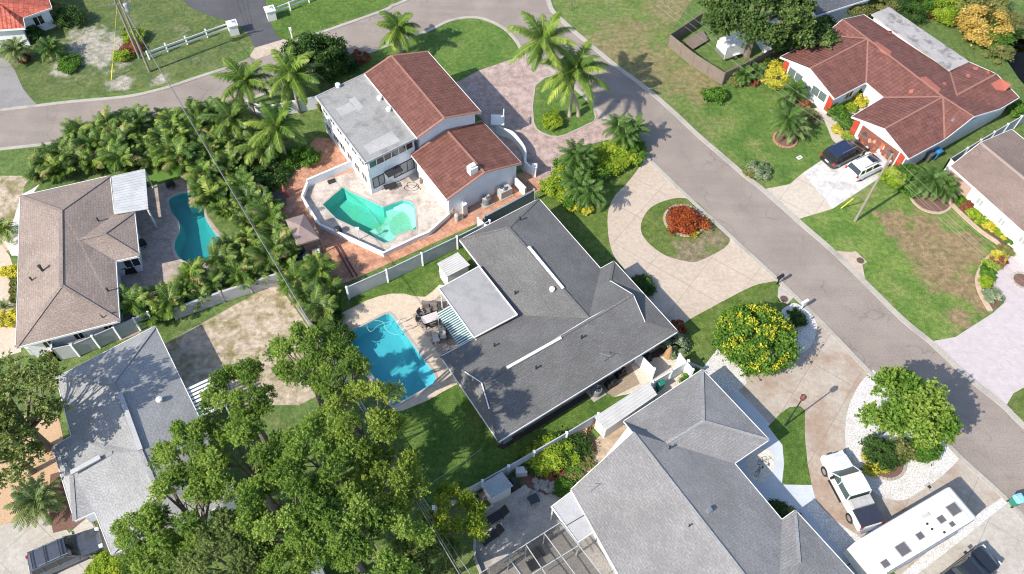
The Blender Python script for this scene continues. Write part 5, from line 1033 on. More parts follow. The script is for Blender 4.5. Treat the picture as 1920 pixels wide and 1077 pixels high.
c=G(808,605); t=thing('patio_table','white rectangular patio table with dark legs on the paver patch by the striped awning','table',(c.x,c.y,.03),R(26),world=False); MB().box((0,0,.7),(1.5,.85,.05)).build('tabletop',mat('pale_pink_table',(.58,.52,.52),None),t); [MB().box((x,y,0),(.06,.06,.7)).build('leg',DARK,t) for x in (-.65,.65) for y in (-.35,.35)]
for q,rz,lab in (((791,594),-25,'dark cushioned chair at the north west corner of the patio table'),((801,588),-70,'dark chair on the north side of the white patio table'),((815,583),-80,'dark chair by the striped awning at the patio table'),((788,605),0,'dark chair at the west end of the white patio table'),((799,614),60,'dark chair on the south side of the patio table'),((812,611),100,'dark chair at the south east side of the patio table')): chair(*q,R(rz),lab,GC)
b=MB(); c=G(806,578); b.box(c+Vector((0,0,.03)),(1.3,.7,.45),R(-10)); b.box(c+Vector((0,0,.48)),(1.4,.25,.4),R(-10)); b.build('patio_bench',GC,label='dark bench seat on the north side of the patio table',cat='bench')
chair(818,640,R(-80),'cream cushioned armchair on the lower paver patch, west one',CR,s=1.15); chair(830,634,R(-80),'cream cushioned armchair on the lower paver patch, beside the awning',CR,s=1.15); chair(841,623,R(-60),'empty dark framed chair at the edge of the striped awning',GC)
# things round the shaded brick patio
def rnd_lump(name,lab,cat,px,py,r,h,m_,seed=1):
    c=G(px,py); rr=random.Random(seed); b=MB()
    for k in range(7):
        a=rr.random()*6.28; d=rr.random()*r*.7; b.lathe(c+Vector((d*math.cos(a),d*math.sin(a),0)),[(r*.5,0),(r*.45,h*.5*rr.uniform(.6,1.2)),(r*.2,h*rr.uniform(.6,1))],7)
    return b.build(name,m_,label=lab,cat=cat)
c=G(517,382); t=thing('fire_pit','dark round mesh covered pit on the shaded patio','fire pit',c,0,world=False); MB().lathe((0,0,0),[(1.0,0),(1.05,.5),(.9,.6),(.5,.75),(.1,.8)],18).build('cover',mat('dark_cover',(.06,.055,.055),(.03,.03,.03),3,10,.4,.95),t); MB().tube([(1.05*math.cos(k*.35),1.05*math.sin(k*.35),.5) for k in range(19)],.05,5,caps=False).build('rim',DARK,t)
c=G(536,368); b=MB(); b.box(c,(.6,.6,.7),.4,0,.6); b.lathe(c+Vector((0,0,.7)),[(.2,0),(.15,.5),(.05,.9)],8); b.build('red_umbrella',plain('dull_red_cloth',(.32,.09,.09),.9),label='folded dull red parasol on the shaded patio',cat='parasol')
for q,lab,s in (((560,480),'dark covered patio furniture pile behind the brown gazebo',1.0),((573,492),'blue grey covered grill behind the brown gazebo',.8)):
    c=G(*q); b=MB(); b.box(c,(1.6*s,1.1*s,.8),.5,0,.8); b.box(c+Vector((.2,.1,.8)),(.9*s,.7*s,.35),.9,0,.7); b.build('covered_furniture',plain('tarp_'+str(s),(.07,.09,.13) if s<1 else (.03,.03,.035),.6),label=lab,cat='furniture')
for q,s in (((592,476),.3),((602,470),.25)):
    c=G(*q); 
c=G(594,478); t=thing('glass_table','small pale glass side table at the gazebo edge','table',c,.3,world=False); MB().box((0,0,.5),(.7,.6,.04)).build('tabletop',mat('pale_glass',(.5,.6,.58),None),t); [MB().box((x,y,0),(.04,.04,.5)).build('leg',ALU,t) for x in (-.3,.3) for y in (-.25,.25)]
c=G(635,437); b=MB(); b.lathe(c,[(.3,0),(.4,.3),(.35,.7),(.2,.8)],12); b.build('planter_pot',DARK,label='dark round pot on the pool wall walk by the brick patio',cat='pot')
c=G(674,450); b=MB(); b.tube([c,c+Vector((0,0,1.6))],.05); b.box(c+Vector((0,0,1.6)),(.35,.2,.2)); b.build('garden_light',WHITE,label='white post light on the low pool wall',cat='light')
for q0,q1 in (((628,462),(662,520)),((634,460),(670,519))): MB().beam(G(*q0)+Vector((0,0,.08)),G(*q1)+Vector((0,0,.08)),.12,.12).build('timber_rail',mat('dark_rail',(.1,.04,.035),None),label='dark timber edging rail across the orange brick patio',cat='rail',group='pair of rails across the brick patio')
c=G(845,398); b=MB(); b.lathe(c,[(.45,0),(.5,.5),(.45,.9),(.15,1.05)],14); b.build('pool_filter',mat('beige_tank',(.55,.5,.4),None),label='beige round pool filter tank at the corner of the low red roof',cat='pool filter')
c=G(857,413); b=MB(); b.lathe(c,[(.25,0),(.25,.8),(.1,.95)],12); b.box(c+Vector((.3,.2,0)),(.5,.4,.4),.4); b.build('pool_pump',mat('grey_pump',(.4,.38,.36),None),label='small grey pool pump beside the beige filter tank',cat='pool pump')
for pts,lab in (((771,352),'loose hose coil on the weathered deck by the low red roof'),): 
    c=G(772,356); P_=[c+Vector((.9*math.cos(k*.5)*(1-k*.02),.5*math.sin(k*.5)+k*.03,.05)) for k in range(26)]; MB().tube(P_,.025,4).build('hose',DARK,label=lab,cat='hose')
c=G(622,341); MB().box(c,(.8,.55,.1),.5,0,.9).build('dark_tray',DARK,label='dark flat tray on the weathered deck near the white wall',cat='tray'); 
c=G(733,354); b=MB(); b.box(c+Vector((0,0,.4)),(1.3,.6,.06),.5); [b.box(c+Vector((x,y,0)),(.05,.05,.4),0) for x in (-.4,.4) for y in (-.15,.15)]; b.build('low_table',DARK,label='low dark table under the black framed windows',cat='table')
c=G(792,342); b=MB(); b.box(c,(.5,.4,.6),.3,0,.8); b.box(c+Vector((.2,.3,0)),(.3,.3,.9),.8,0,.6); b.build('garden_tool_stand',WOOD,label='small brown stand of garden tools by the low roof wall',cat='stand')
for q,lab in (((322,352),'dark bicycle like exercise frame at the head of the teal pool'),((268,463),'dark barbecue grill beside the brown roof house wall'),((270,352),'dark folded chair under the white ribbed patio roof')):
    c=G(*q); b=MB(); b.box(c+Vector((0,0,.35)),(.9,.5,.4),.6,0,.8); b.box(c+Vector((0,0,.75)),(.7,.45,.2),.6,0,.7); [b.box(c+Vector((x,y,0)),(.05,.05,.4)) for x in (-.3,.3) for y in (-.15,.15)]; b.build('grill',BLACK,label=lab,cat='grill')
c=G(237,507); b=MB(); b.box(c,(2.0,1.1,.85),R(14),0,.95); b.box(c+Vector((0,0,.85)),(2.05,1.15,.12),R(14),0,.9); b.build('hot_tub',BLACK,label='black covered hot tub in the corner of the brown roof house',cat='hot tub')
for k in range(3): 
    a=G(282+k,392+k*2); 
b=MB(); b.beam(G(279,395,2.6),G(292,418,.1),.06,.06); b.build('awning_arm',WHITE,label='white leaning pole below the ribbed patio roof',cat='pole')
c=G(977,888); MB().box(c,(.95,.6,.75),R(10),0,.92).build('storage_box',SIDING,label='small white storage box by the south vinyl fence',cat='box')
c=G(963,910); b=MB(); b.box(c,(.9,.9,.9),R(30),0,.7); b.box(c+Vector((0,0,.9)),(.6,.6,.3),R(30),0,.6); b.build('covered_grill',BLACK,label='black covered grill beside the white garden shed',cat='grill')
rr=random.Random(9); PM=[mat('pot_'+n,c_,None,3,9,.4,.85) for n,c_ in (('terracotta',(.5,.2,.09)),('tan',(.45,.33,.2)),('dark',(.12,.08,.06)),('brick',(.42,.14,.08)))]
for k in range(34):
    u,v=rr.random(),rr.random(); c=G(1070+u*48+v*-4,822-u*30+v*22-6); b=MB(); r_=rr.uniform(.14,.28); h_=rr.uniform(.15,.4)
    b.lathe(c,[(r_*.7,0),(r_,h_),(r_*.85,h_),(r_*.6,h_*.6)],9); b.build('clay_pot',PM[k%4],label='clay pot in the jumbled heap beside the long metal shed',cat='pot',group='clay pots heaped by the long shed')
STN=mat('grey_stone',(.3,.29,.27),(.2,.19,.18),2,9,.6,.9)
for k in range(16):
    u,v=rr.random(),rr.random(); c=G(1000+u*40,900+v*28); b=MB(); r_=rr.uniform(.15,.4); b.lathe(c,[(r_,0),(r_*1.05,r_*.4),(r_*.6,r_*.8)],7); b.build('stone',STN,label='grey stone in the pile by the planted bed',cat='stone',group='stones by the planted bed')
for q,lab in (((886,944),'dark junk crate left of the white garden shed'),((908,932),'dark pallet leaning by the white garden shed')):
    c=G(*q); b=MB(); b.box(c,(.9,.7,.4),.5); b.box(c+Vector((0,0,.42)),(.6,.5,.25),.9); b.build('crate',WOOD,label=lab,cat='crate')
c=G(1000,940); t=thing('side_table','small dark glass side table on the grey patio','table',c,.5,world=False); MB().box((0,0,.45),(.8,.7,.04)).build('tabletop',GLASS,t); [MB().box((x,y,0),(.04,.04,.45)).build('leg',DARK,t) for x in (-.35,.35) for y in (-.3,.3)]
for q,lab in (((1010,1040),'dark armchair inside the screen cage'),((1000,1062),'second dark armchair inside the screen cage, nearer the edge')): chair(q[0],q[1],R(30),lab,BLACK,s=1.4)
for q,lab in (((1162,702),'dark covered grill under the eave of the dark grey house'),((1145,722),'dark garden cart under the eave of the dark grey house'),((1210,676),'pile of dark garden bags by the white gate panel')):
    c=G(*q); b=MB(); b.box(c,(1.0,.7,.6),R(35),0,.8); b.box(c+Vector((.1,.1,.6)),(.6,.5,.3),R(50),0,.7); b.build('yard_equipment',BLACK,label=lab,cat='equipment')
c=G(1252,668); b=MB(); b.lathe(c,[(.4,0),(.3,.8),(.1,1.5)],9); b.build('wooden_stump',mat('orange_wood',(.4,.24,.13),None),label='orange brown wooden stump at the east corner of the dark grey house',cat='stump')
# circular bed edgings
def ring(px,py,r,lab,m_=CONC,h=.14,name='bed_edging'):
    c=G(px,py); t=thing(name,lab,'garden edging',c,0,world=False); rr=random.Random(int(px)); n=int(2*math.pi*r/.32); b=MB()
    for k in range(n): a=2*math.pi*k/n; b.box((r*math.cos(a),r*math.sin(a),0),(.24,.3,h*rr.uniform(.8,1.2)),a,0,.85)
    b.build('stones',m_,t); MB().lathe((0,0,.0),[(r-.05,0),(r-.1,.07),(.1,.12)],24).build('soil',MULCH,t)
ring(1283,414,1.95,'round stone edging around the orange croton bush',mat('tan_edge_stone',(.42,.34,.25),(.3,.24,.18),3,8,.5)); ring(1745,372,2.0,'round pinkish edging around the palm bed on the east lawn',mat('pink_edge',(.48,.36,.3),None,3,8,.4)); ring(1656,862,1.7,'round edging of the mixed plant bed in the white gravel'); ring(1916,527,.9,'small round edging in the pale paver drive at the east edge')
ring(1472,262,1.2,'round reddish bed at the foot of the garden palms',mat('reddish_edge',(.4,.2,.15),None)); 
# ---------------------------------------------------------------- vegetation
def quads_mesh(name,V,val,mats):
    n=len(V)//4; me=bpy.data.meshes.new(name); me.vertices.add(4*n); me.vertices.foreach_set('co',np.asarray(V,dtype=np.float32).ravel())
    me.loops.add(4*n); me.loops.foreach_set('vertex_index',np.arange(4*n,dtype=np.int32)); me.polygons.add(n)
    me.polygons.foreach_set('loop_start',np.arange(0,4*n,4,dtype=np.int32)); me.update(calc_edges=True)
    a=me.attributes.new('v','FLOAT','POINT'); a.data.foreach_set('value',np.repeat(np.asarray(val,dtype=np.float32),4))
    for m_ in mats: me.materials.append(m_)
    return me
def leaf_quads(rs,c,sz,up=.35,asp=.55,outw=None):
    n=len(c); nr=rs.normal(size=(n,3)); nr[:,2]+=up
    if outw is not None: nr+=outw
    nr/=np.linalg.norm(nr,axis=1)[:,None]; t=rs.normal(size=(n,3)); t-=nr*(t*nr).sum(1)[:,None]; t/=np.linalg.norm(t,axis=1)[:,None]; b=np.cross(nr,t)
    s=(sz*rs.uniform(.6,1.25,n))[:,None]; t=t*s; b=b*s*asp
    return np.stack([c-t,c+b-t*.1,c+t,c-b-t*.1],1).reshape(-1,3)
def crown_mesh(name,rx,ry,rz,ncl,per,leaf,seed,mats,zmin=-.45,clr=.2,rough=.28,up=.5,inner=.25,asp=.55):
    rs=np.random.RandomState(seed); d=rs.normal(size=(ncl*4,3)); d/=np.linalg.norm(d,axis=1)[:,None]; d=d[d[:,2]>zmin][:ncl]; ncl=len(d)
    lob=rs.normal(size=(9,3)); lob/=np.linalg.norm(lob,axis=1)[:,None]; amp=rs.uniform(-1,1,9)
    f=1+rough*np.clip(((np.maximum(d@lob.T,0)**3)*amp).sum(1),-1,1)+rs.uniform(-.12,.06,ncl)
    inn=rs.rand(ncl)<inner; f=np.where(inn,f*rs.uniform(.45,.8,ncl),f)
    cc=d*np.array([rx,ry,rz])*f[:,None]; r=clr*min(rx,ry)*rs.uniform(.7,1.35,ncl)
    idx=np.repeat(np.arange(ncl),per); k=rs.normal(size=(len(idx),3))*np.array([.5,.5,.32]); p=cc[idx]+k*r[idx][:,None]
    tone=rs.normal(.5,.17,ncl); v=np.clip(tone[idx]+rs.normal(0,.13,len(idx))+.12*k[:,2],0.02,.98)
    ow=p/np.array([rx,ry,rz])*.5
    return quads_mesh(name,leaf_quads(rs,p,leaf,up,asp,ow),v,mats),cc
def limbs(h,cc,R0,seed,n=9,zc=0,spread=.35):
    rr=random.Random(seed); b=MB(); b.tube([(0,0,-.05),(.05,.03,h*.3),(-.05,.08,h*.6)],[R0*1.35,R0,R0*.85],9)
    for k in range(n):
        q=cc[rr.randrange(len(cc))]; e=Vector((q[0]*.92,q[1]*.92,zc+q[2]*.9)); s=Vector((-.05,.08,h*rr.uniform(.4,.6))); m1=s.lerp(e,.45)+Vector((rr.uniform(-.4,.4),rr.uniform(-.4,.4),.4)); b.tube([s,m1,e],[R0*.55,R0*.33,R0*.08],6)
        for j in range(2): e2=m1.lerp(e,rr.random())+Vector((rr.uniform(-1,1),rr.uniform(-1,1),rr.uniform(-.1,.7)))*R0*3.2; b.tube([m1,e2],[R0*.2,R0*.05],5)
    return b
def obj_from(name,me,parent,loc=(0,0,0)):
    o=bpy.data.objects.new(name,me); C.objects.link(o); o.parent=parent; o.location=loc; return o
L_OAK=leafmat('oak_leaves',(.07,.14,.028),(.2,.315,.058),(.4,.49,.13),.4)
L_OAK2=leafmat('pale_oak_leaves',(.09,.14,.04),(.17,.23,.07),(.28,.33,.12),.35)
L_OAKY=leafmat('yellowish_oak_leaves',(.085,.15,.025),(.22,.31,.05),(.43,.49,.11),.35)
L_YG=leafmat('yellow_green_leaves',(.12,.2,.02),(.26,.34,.04),(.42,.46,.07),.4)
L_BROAD=leafmat('broad_leaves',(.035,.075,.02),(.08,.14,.035),(.17,.24,.07),.25)
L_BRIGHT=leafmat('bright_tree_leaves',(.07,.16,.02),(.16,.28,.04),(.3,.38,.08),.35)
L_FLOWT=leafmat('flowering_tree_leaves',(.05,.13,.02),(.11,.22,.03),(.2,.32,.05),.35)
L_FLOWER=leafmat('yellow_blossom',(.34,.38,.03),(.48,.48,.04),(.6,.5,.05),.25,.6)
L_PALM=leafmat('coconut_fronds',(.04,.095,.02),(.11,.19,.03),(.34,.4,.07),.2,.4,(.33,.25,.12))
L_AREC=leafmat('areca_fronds',(.035,.08,.02),(.105,.175,.035),(.32,.38,.08),.2,.4,(.3,.2,.1))
L_SAB=leafmat('fan_palm_leaves',(.07,.12,.05),(.14,.2,.07),(.3,.31,.12),.25,.45)
L_DARKP=leafmat('dark_palm_fronds',(.03,.07,.02),(.07,.14,.03),(.16,.24,.05),.25,.4)
SHR=dict(green=leafmat('green_shrub',(.04,.11,.015),(.09,.2,.025),(.16,.29,.04)),lime=leafmat('lime_shrub',(.12,.22,.02),(.25,.36,.03),(.42,.48,.06)),dark=leafmat('dark_shrub',(.025,.06,.015),(.05,.11,.025),(.1,.17,.04)),
 yellow=leafmat('yellow_shrub',(.28,.32,.03),(.55,.5,.05),(.72,.62,.12)),orange=leafmat('golden_shrub',(.34,.22,.05),(.52,.38,.1),(.66,.52,.2)),croton=leafmat('croton_shrub',(.14,.03,.015),(.34,.075,.025),(.52,.17,.04)),
 silver=leafmat('silver_shrub',(.12,.18,.1),(.22,.29,.17),(.42,.43,.32)),olive=leafmat('olive_shrub',(.11,.14,.04),(.2,.22,.07),(.32,.3,.12)),red=leafmat('red_brown_shrub',(.16,.05,.03),(.26,.09,.05),(.35,.16,.09)))
# oak prototypes: separate leafy lobes of sprigs with gaps between them; meshes are shared
def lobed_crown(name,R_,rz,nl,tufts,per,leaf,seed,mats,lr=.3,drop=.12,ry=1.0):
    rs=np.random.RandomState(seed); C_=[];rad=[];tone=[]
    for k in range(nl):
        if rs.rand()<drop: continue
        u=(k+.5)/nl; zz=1-1.15*u; r=math.sqrt(max(0,1-zz*zz)); a=k*2.39996+rs.uniform(-.35,.35); f=rs.uniform(.62,.9)
        C_.append((R_*f*r*math.cos(a),R_*ry*f*r*math.sin(a),rz*zz*rs.uniform(.7,1.05))); rad.append(R_*lr*rs.uniform(.75,1.25)); tone.append(rs.normal(.5,.14))
    C_=np.array(C_); rad=np.array(rad); tone=np.array(tone); nt_=len(C_)*tufts; ix=np.repeat(np.arange(len(C_)),tufts)
    d=rs.normal(size=(nt_,3)); d[:,2]+=.55; d/=np.linalg.norm(d,axis=1)[:,None]; s0=C_[ix]+d*(rad[ix]*rs.uniform(.45,.85,nt_))[:,None]*np.array([1,1,.75])
    dd=d*np.array([1,1,.6])+rs.normal(size=(nt_,3))*.35; dd/=np.linalg.norm(dd,axis=1)[:,None]; ln=rs.uniform(.35,.8,nt_)
    i2=np.repeat(np.arange(nt_),per); t=rs.rand(len(i2)); p=s0[i2]+dd[i2]*(t*ln[i2])[:,None]+rs.normal(size=(len(i2),3))*(.11*(1.2-t))[:,None]
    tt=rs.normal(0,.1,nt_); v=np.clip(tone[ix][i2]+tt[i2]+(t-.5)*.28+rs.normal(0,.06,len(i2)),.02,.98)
    return quads_mesh(name,leaf_quads(rs,p,leaf,.6,.55),v,mats),C_
OAKS=[]
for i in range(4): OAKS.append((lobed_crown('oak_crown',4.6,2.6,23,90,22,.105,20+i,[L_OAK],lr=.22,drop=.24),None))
def hsolve(base,top):
    B=G(*base); best=None
    for k in range(20,1400):
        z=k*.02; q=G(top[0],top[1],z); d=(q-Vector((B.x,B.y,z))).length
        if best is None or d<best[0]: best=(d,z)
    return best[1]
def tree(name,label,cat,px,py,zc,sc,variant,rz,h0=.28,group=None,cm=None,zs=1,crown=None):
    c=G(px,py,zc); (me,cc),_=OAKS[variant]; t=thing(name,label,cat,(c.x,c.y,0),rz,group,world=False)
    if cm: me=me.copy(); me.materials.clear(); me.materials.append(cm)
    cr=obj_from('crown',me,t,(0,0,zc)); cr.scale=(sc,sc,sc*zs)
    limbs(zc,[q*sc for q in cc],h0,int(px),10,zc).build('trunk',TRUNK,t); return t
oaks=[((572,672),10,.6,0,'oak tree nearest the sandy yard corner, at the north tip of the grove'),((632,702),10.2,.52,1,'oak overhanging the chain link fence beside the blue pool'),((455,742),8.5,.6,1,'oak at the north west edge of the grove, over the white slatted pergola'),
((688,784),11.4,.62,2,'oak at the east edge of the grove, below the south end of the blue pool'),((612,842),10.5,.68,3,'tall oak in the middle of the grove, south of the gap with bare branches'),((458,862),9.5,.68,2,'large oak in the west of the grove over the light grey roof'),((365,855),8.5,.6,0,'oak leaning furthest over the light grey roof'),
((718,915),8.6,.7,3,'yellowish oak beside the back fence south of the shaded lawn'),((545,960),10.2,.75,1,'oak in the south centre of the grove'),((640,985),10.3,.62,0,'oak at the south of the grove beside the hidden flat roof'),((350,960),8.6,.68,2,'oak over the south corner of the light grey roof'),
((275,1000),7.6,.5,3,'small oak by the last corner of the light grey roof'),((430,1045),9.0,.7,0,'pale oak at the south edge, second from the dark grey car'),((310,1070),7.4,.55,1,'oak nearest the dark grey car'),((715,1035),9.5,.66,2,'oak at the south edge below the back fence'),((545,1085),9,.6,3,'oak cut by the south edge beside the hidden flat roof')]
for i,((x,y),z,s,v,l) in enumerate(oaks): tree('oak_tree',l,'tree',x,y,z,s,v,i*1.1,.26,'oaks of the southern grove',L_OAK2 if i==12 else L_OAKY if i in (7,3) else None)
tree('yellow_green_tree','bright yellow green tree in the corner by the garden shed and the fence end','tree',848,980,6.0,.55,1,.5,.2,None,L_YG); tree('pale_feathery_tree','pale green feathery tree top at the south edge by the curved patio wall','tree',800,1062,6,.6,3,2,.2,None,L_OAK2)
# sparse tree at the west edge
me,cc=lobed_crown('crown',5.0,2.2,26,34,16,.14,77,[leafmat('sparse_olive_leaves',(.1,.15,.04),(.22,.27,.08),(.38,.38,.16),.3)],lr=.2,drop=.2)
c=G(12,765,7.0); t=thing('spreading_tree','sparse spreading tree with bare branches at the west edge','tree',(c.x,c.y,0),0,world=False); obj_from('crown',me,t,(0,0,7.0)); limbs(7.0,cc,.3,8,20,7.0).build('trunk',TRUNK,t)
me,cc=lobed_crown('crown',3.2,1.8,16,36,15,.13,79,[L_OAK2],lr=.24,drop=.15); c=G(10,840,4.5); t=thing('spreading_tree','lower sparse tree at the west edge above the fan palm','tree',(c.x,c.y,0),0,world=False); obj_from('crown',me,t,(0,0,4.5)); limbs(4.5,cc,.2,9,10,4.5).build('trunk',TRUNK,t)
# broad tree at the north
me,cc=lobed_crown('crown',6.6,3.2,34,80,16,.17,31,[L_BROAD],lr=.2,drop=.1,ry=.75); c=G(1424,30,5.5); t=thing('broad_tree','large dark broad leaved tree over the fenced white trailer','tree',(c.x,c.y,0),0,world=False); obj_from('crown',me,t,(0,0,5.5)); limbs(5.5,cc,.4,9,14,5.5).build('trunk',TRUNK,t)
me,cc=crown_mesh('crown',3,3,1.8,50,180,.24,32,[L_BROAD],clr=.22); c=G(1500,75,3.0); t=thing('broad_tree','smaller dark tree against the north corner of the faded red roof','tree',(c.x,c.y,0),0,world=False); obj_from('crown',me,t,(0,0,3.0)); limbs(3,cc,.2,5,6,3).build('trunk',TRUNK,t)
# flowering tree
me,cc=crown_mesh('crown',3.05,2.85,2.1,165,150,.15,41,[L_FLOWT],zmin=-.6,clr=.17,rough=.15,inner=.12); c=G(1417,635,2.3); t=thing('flowering_tree','round green tree covered in yellow flowers beside the driveway','tree',(c.x,c.y,0),0,world=False)
obj_from('crown',me,t,(0,0,2.3)); limbs(2.3,cc,.2,3,8,2.3).build('trunk',TRUNK,t)
rs=np.random.RandomState(4); d=rs.normal(size=(500,3)); d/=np.linalg.norm(d,axis=1)[:,None]; d=d[(d[:,2]>.05)][:120]; keep=(np.sin(d[:,0]*7+1)+np.sin(d[:,1]*8)+np.sin(d[:,2]*9)>-0.9); d=d[keep]; fc_=d*np.array([3.15,2.95,2.2])*rs.uniform(.96,1.06,(len(d),1)); ix=np.repeat(np.arange(len(d)),30); p=fc_[ix]+rs.normal(size=(len(ix),3))*.14
obj_from('flowers',quads_mesh('flowers',leaf_quads(rs,p,.085,.6,.8,d[ix]*.6),np.clip(rs.normal(.5,.2,len(ix)),.02,.98),[L_FLOWER]),t,(0,0,2.3))
# street tree in the gravel bed
me,cc=lobed_crown('crown',3.85,1.8,22,75,15,.15,51,[L_BRIGHT],lr=.24,drop=.2,ry=.8); c=G(1697,762,4.6); t=thing('street_tree','bright green spreading tree in the white gravel bed by the road','tree',(c.x,c.y,0),R(-35),world=False); obj_from('crown',me,t,(0,0,4.6)); limbs(4.6,cc,.14,3,10,4.6).build('trunk',TRUNK,t)
me,cc=crown_mesh('crown',3.2,3.0,2.4,80,170,.17,52,[SHR['dark']],clr=.2,rough=.3); c=G(592,112,2.8); t=thing('dark_round_tree','dark round leafy tree beside the coconut palms behind the flat roof','tree',(c.x,c.y,0),0,world=False); obj_from('crown',me,t,(0,0,2.8)); limbs(2.8,cc,.2,3,8,2.8).build('trunk',TRUNK,t)
# palms
def frond(V,val,rr,org,az,el,Ln,arch,nl,lw,ll,droop,tone,yb=.15,curl=0):
    """one pinnate frond as quads"""
    p=Vector(org); e=el; seg=12; pts=[]; dirs=[]; a=az
    for i in range(seg+1):
        d=Vector((math.cos(a)*math.cos(e),math.sin(a)*math.cos(e),math.sin(e))); pts.append(p.copy()); dirs.append(d); p=p+d*(Ln/seg); e-=arch/seg*(.5+1.0*i/seg); a+=curl/seg
    for i in range(seg):   # rachis
        d=dirs[i]; s=d.cross(Vector((0,0,1))).normalized()*(.055*(1-i/seg)+.012); V+= [pts[i]-s,pts[i]+s,pts[i+1]+s*.8,pts[i+1]-s*.8]; val.append(min(.82,tone+.3))
    for k in range(nl):
        f=.1+.9*k/(nl-1); i=min(int(f*seg),seg-1); u=f*seg-i; q=pts[i].lerp(pts[i+1],min(u,1)); d=dirs[i]; s=d.cross(Vector((0,0,1))).normalized(); n_=s.cross(d).normalized()
        L_=ll*(math.sin(math.pi*min(1,(f*.82+.16)))**.6)*rr.uniform(.85,1.1)
        for sg in (-1,1):
            ld=(s*sg*.85+d*(.45+.4*f)+n_*rr.uniform(-.05,.3)+Vector((0,0,-droop*rr.uniform(.5,1.2)))).normalized(); w_=d.cross(ld).cross(ld).normalized() if False else d*(lw/2)
            m_=q+ld*L_*.5; e_=q+(ld+Vector((0,0,-droop*.35))).normalized()*L_
            V+=[q-w_,q+w_,m_+w_*1.1,m_-w_*1.1]; V+=[m_-w_*1.1,m_+w_*1.1,e_+w_*.25,e_-w_*.25]; v_=.95 if tone>1 else min(max(tone+rr.gauss(0,.08)+yb*(f-.5),.02),.84); val+= [v_,v_]
def palm_crown(name,seed,nf,Ln,mats,lo=-.5,hi=1.25,arch=1.25,nl=40,lw=.1,ll=.85,droop=.5,org=(0,0,0),dead=3):
    rr=random.Random(seed); V=[];val=[]
    for k in range(nf):
        u=k/nf; el=hi-(hi-lo)*u**.8+rr.uniform(-.1,.1); az=k*2.39996+rr.uniform(-.2,.2)
        frond(V,val,rr,org,az,el,Ln*rr.uniform(.82,1.08)*(.75+.25*min(1,u*3+.2)),arch*rr.uniform(.8,1.2),nl,lw,ll,droop*rr.uniform(.7,1.3),rr.uniform(.28,.62)+(.25 if u>.85 else 0),curl=rr.uniform(-.25,.25))
    return quads_mesh(name,V,val,mats)
def palm(name,label,base,top,seed,nf,Ln,m_,tr=.17,group=None,zt=None,heads=None,**k):
    z=zt or hsolve(base,top); B=G(*base); T_=G(top[0],top[1],z); t=thing(name,label,'palm',(B.x,B.y,0),0,group,world=False); d=T_-B
    b=MB(); n=14; b.tube([Vector((d.x*(i/n)**1.4,d.y*(i/n)**1.4,z*i/n)) for i in range(n+1)],[tr*(1.5 if i==0 else 1.08-.4*i/n+(.04 if i%2 else 0)) for i in range(n+1)],9); b.build('trunk',PTRUNK,t)
    obj_from('crown',palm_crown('crown',seed,nf,Ln,[m_],**k),t,(d.x,d.y,z))
    if nf>14 and Ln>2.5:
        b=MB(); rr=random.Random(seed)
        for i in range(9): a=rr.random()*6.28; b.lathe((d.x+.28*math.cos(a),d.y+.28*math.sin(a),z-.45-rr.random()*.2),[(.03,0),(.12,.06),(.14,.16),(.08,.26),(.02,.3)],7)
        b.build('coconuts',plain('coconut_green_brown',(.2,.2,.05),.5) if not bpy.data.materials.get('coconut_green_brown') else bpy.data.materials['coconut_green_brown'],t)
    return t
palm('coconut_palm','coconut palm on the grass strip behind the red roof, beside the curved road',(752,100),(746,52),1,17,3.1,L_PALM)
palm('coconut_palm','tall coconut palm behind the other in the driveway island',(1085,218),(1018,75),2,20,4.2,L_PALM)
palm('coconut_palm','tall bright coconut palm at the front of the driveway island',(1068,218),(1078,132),3,22,4.4,L_PALM)
palm('coconut_palm','western coconut palm of the pair behind the flat roof',(478,215),(456,152),4,18,3.6,L_PALM)
palm('coconut_palm','eastern coconut palm of the pair behind the flat roof',(562,212),(545,140),5,20,4.0,L_PALM)
palm('young_coconut_palm','young bright coconut palm beside the shady garden lawn',(538,298),(518,238),6,18,3.4,L_PALM,.14)
palm('young_coconut_palm','young coconut palm just west of the bright one at the edge of the palm hedge',(452,262),(432,222),7,15,3.0,L_AREC,.14)
palm('young_coconut_palm','small leaning palm between the hedge and the shady garden',(480,310),(487,275),17,14,2.4,L_AREC,.12)
palm('sabal_palm','bushy sabal palm beside the worn driveway in the north west',(35,118),(28,93),8,26,1.9,L_SAB,.22,zt=1.6,ll=.6,lw=.1,nl=14,lo=-.3,arch=.9)
palm('sabal_palm','round dark sabal palm on the sandy north west lawn',(97,108),(93,90),9,24,1.8,L_DARKP,.2,zt=1.3,ll=.6,lw=.09,nl=14,lo=-.3,arch=.9)
for q,s,L_,lab in (((1158,238),11,2.0,'west head of the palm cluster at the road end of the lime hedge'),((1188,240),12,1.9,'east head of the palm cluster beside the road'),((1172,252),13,1.7,'lowest head of the palm cluster above the lime hedge'),((1078,290),14,2.2,'dark palm beside the pink paver driveway'),((1095,290),15,1.7,'smaller palm next to the dark palm by the pink pavers'),((1092,350),16,2.2,'large palm in the lime hedge near the grey roof'),((1110,362),18,1.9,'southern palm in the lime hedge near the grey roof'),((1075,335),19,1.8,'palm half buried in the lime hedge')):
    palm('garden_palm',lab,(q[0]+2,q[1]+12),q,s,20,L_,L_DARKP,.12,'palms of the lime hedge',zt=2.6,ll=.5,nl=20,lw=.075,lo=-.35,arch=1.3)
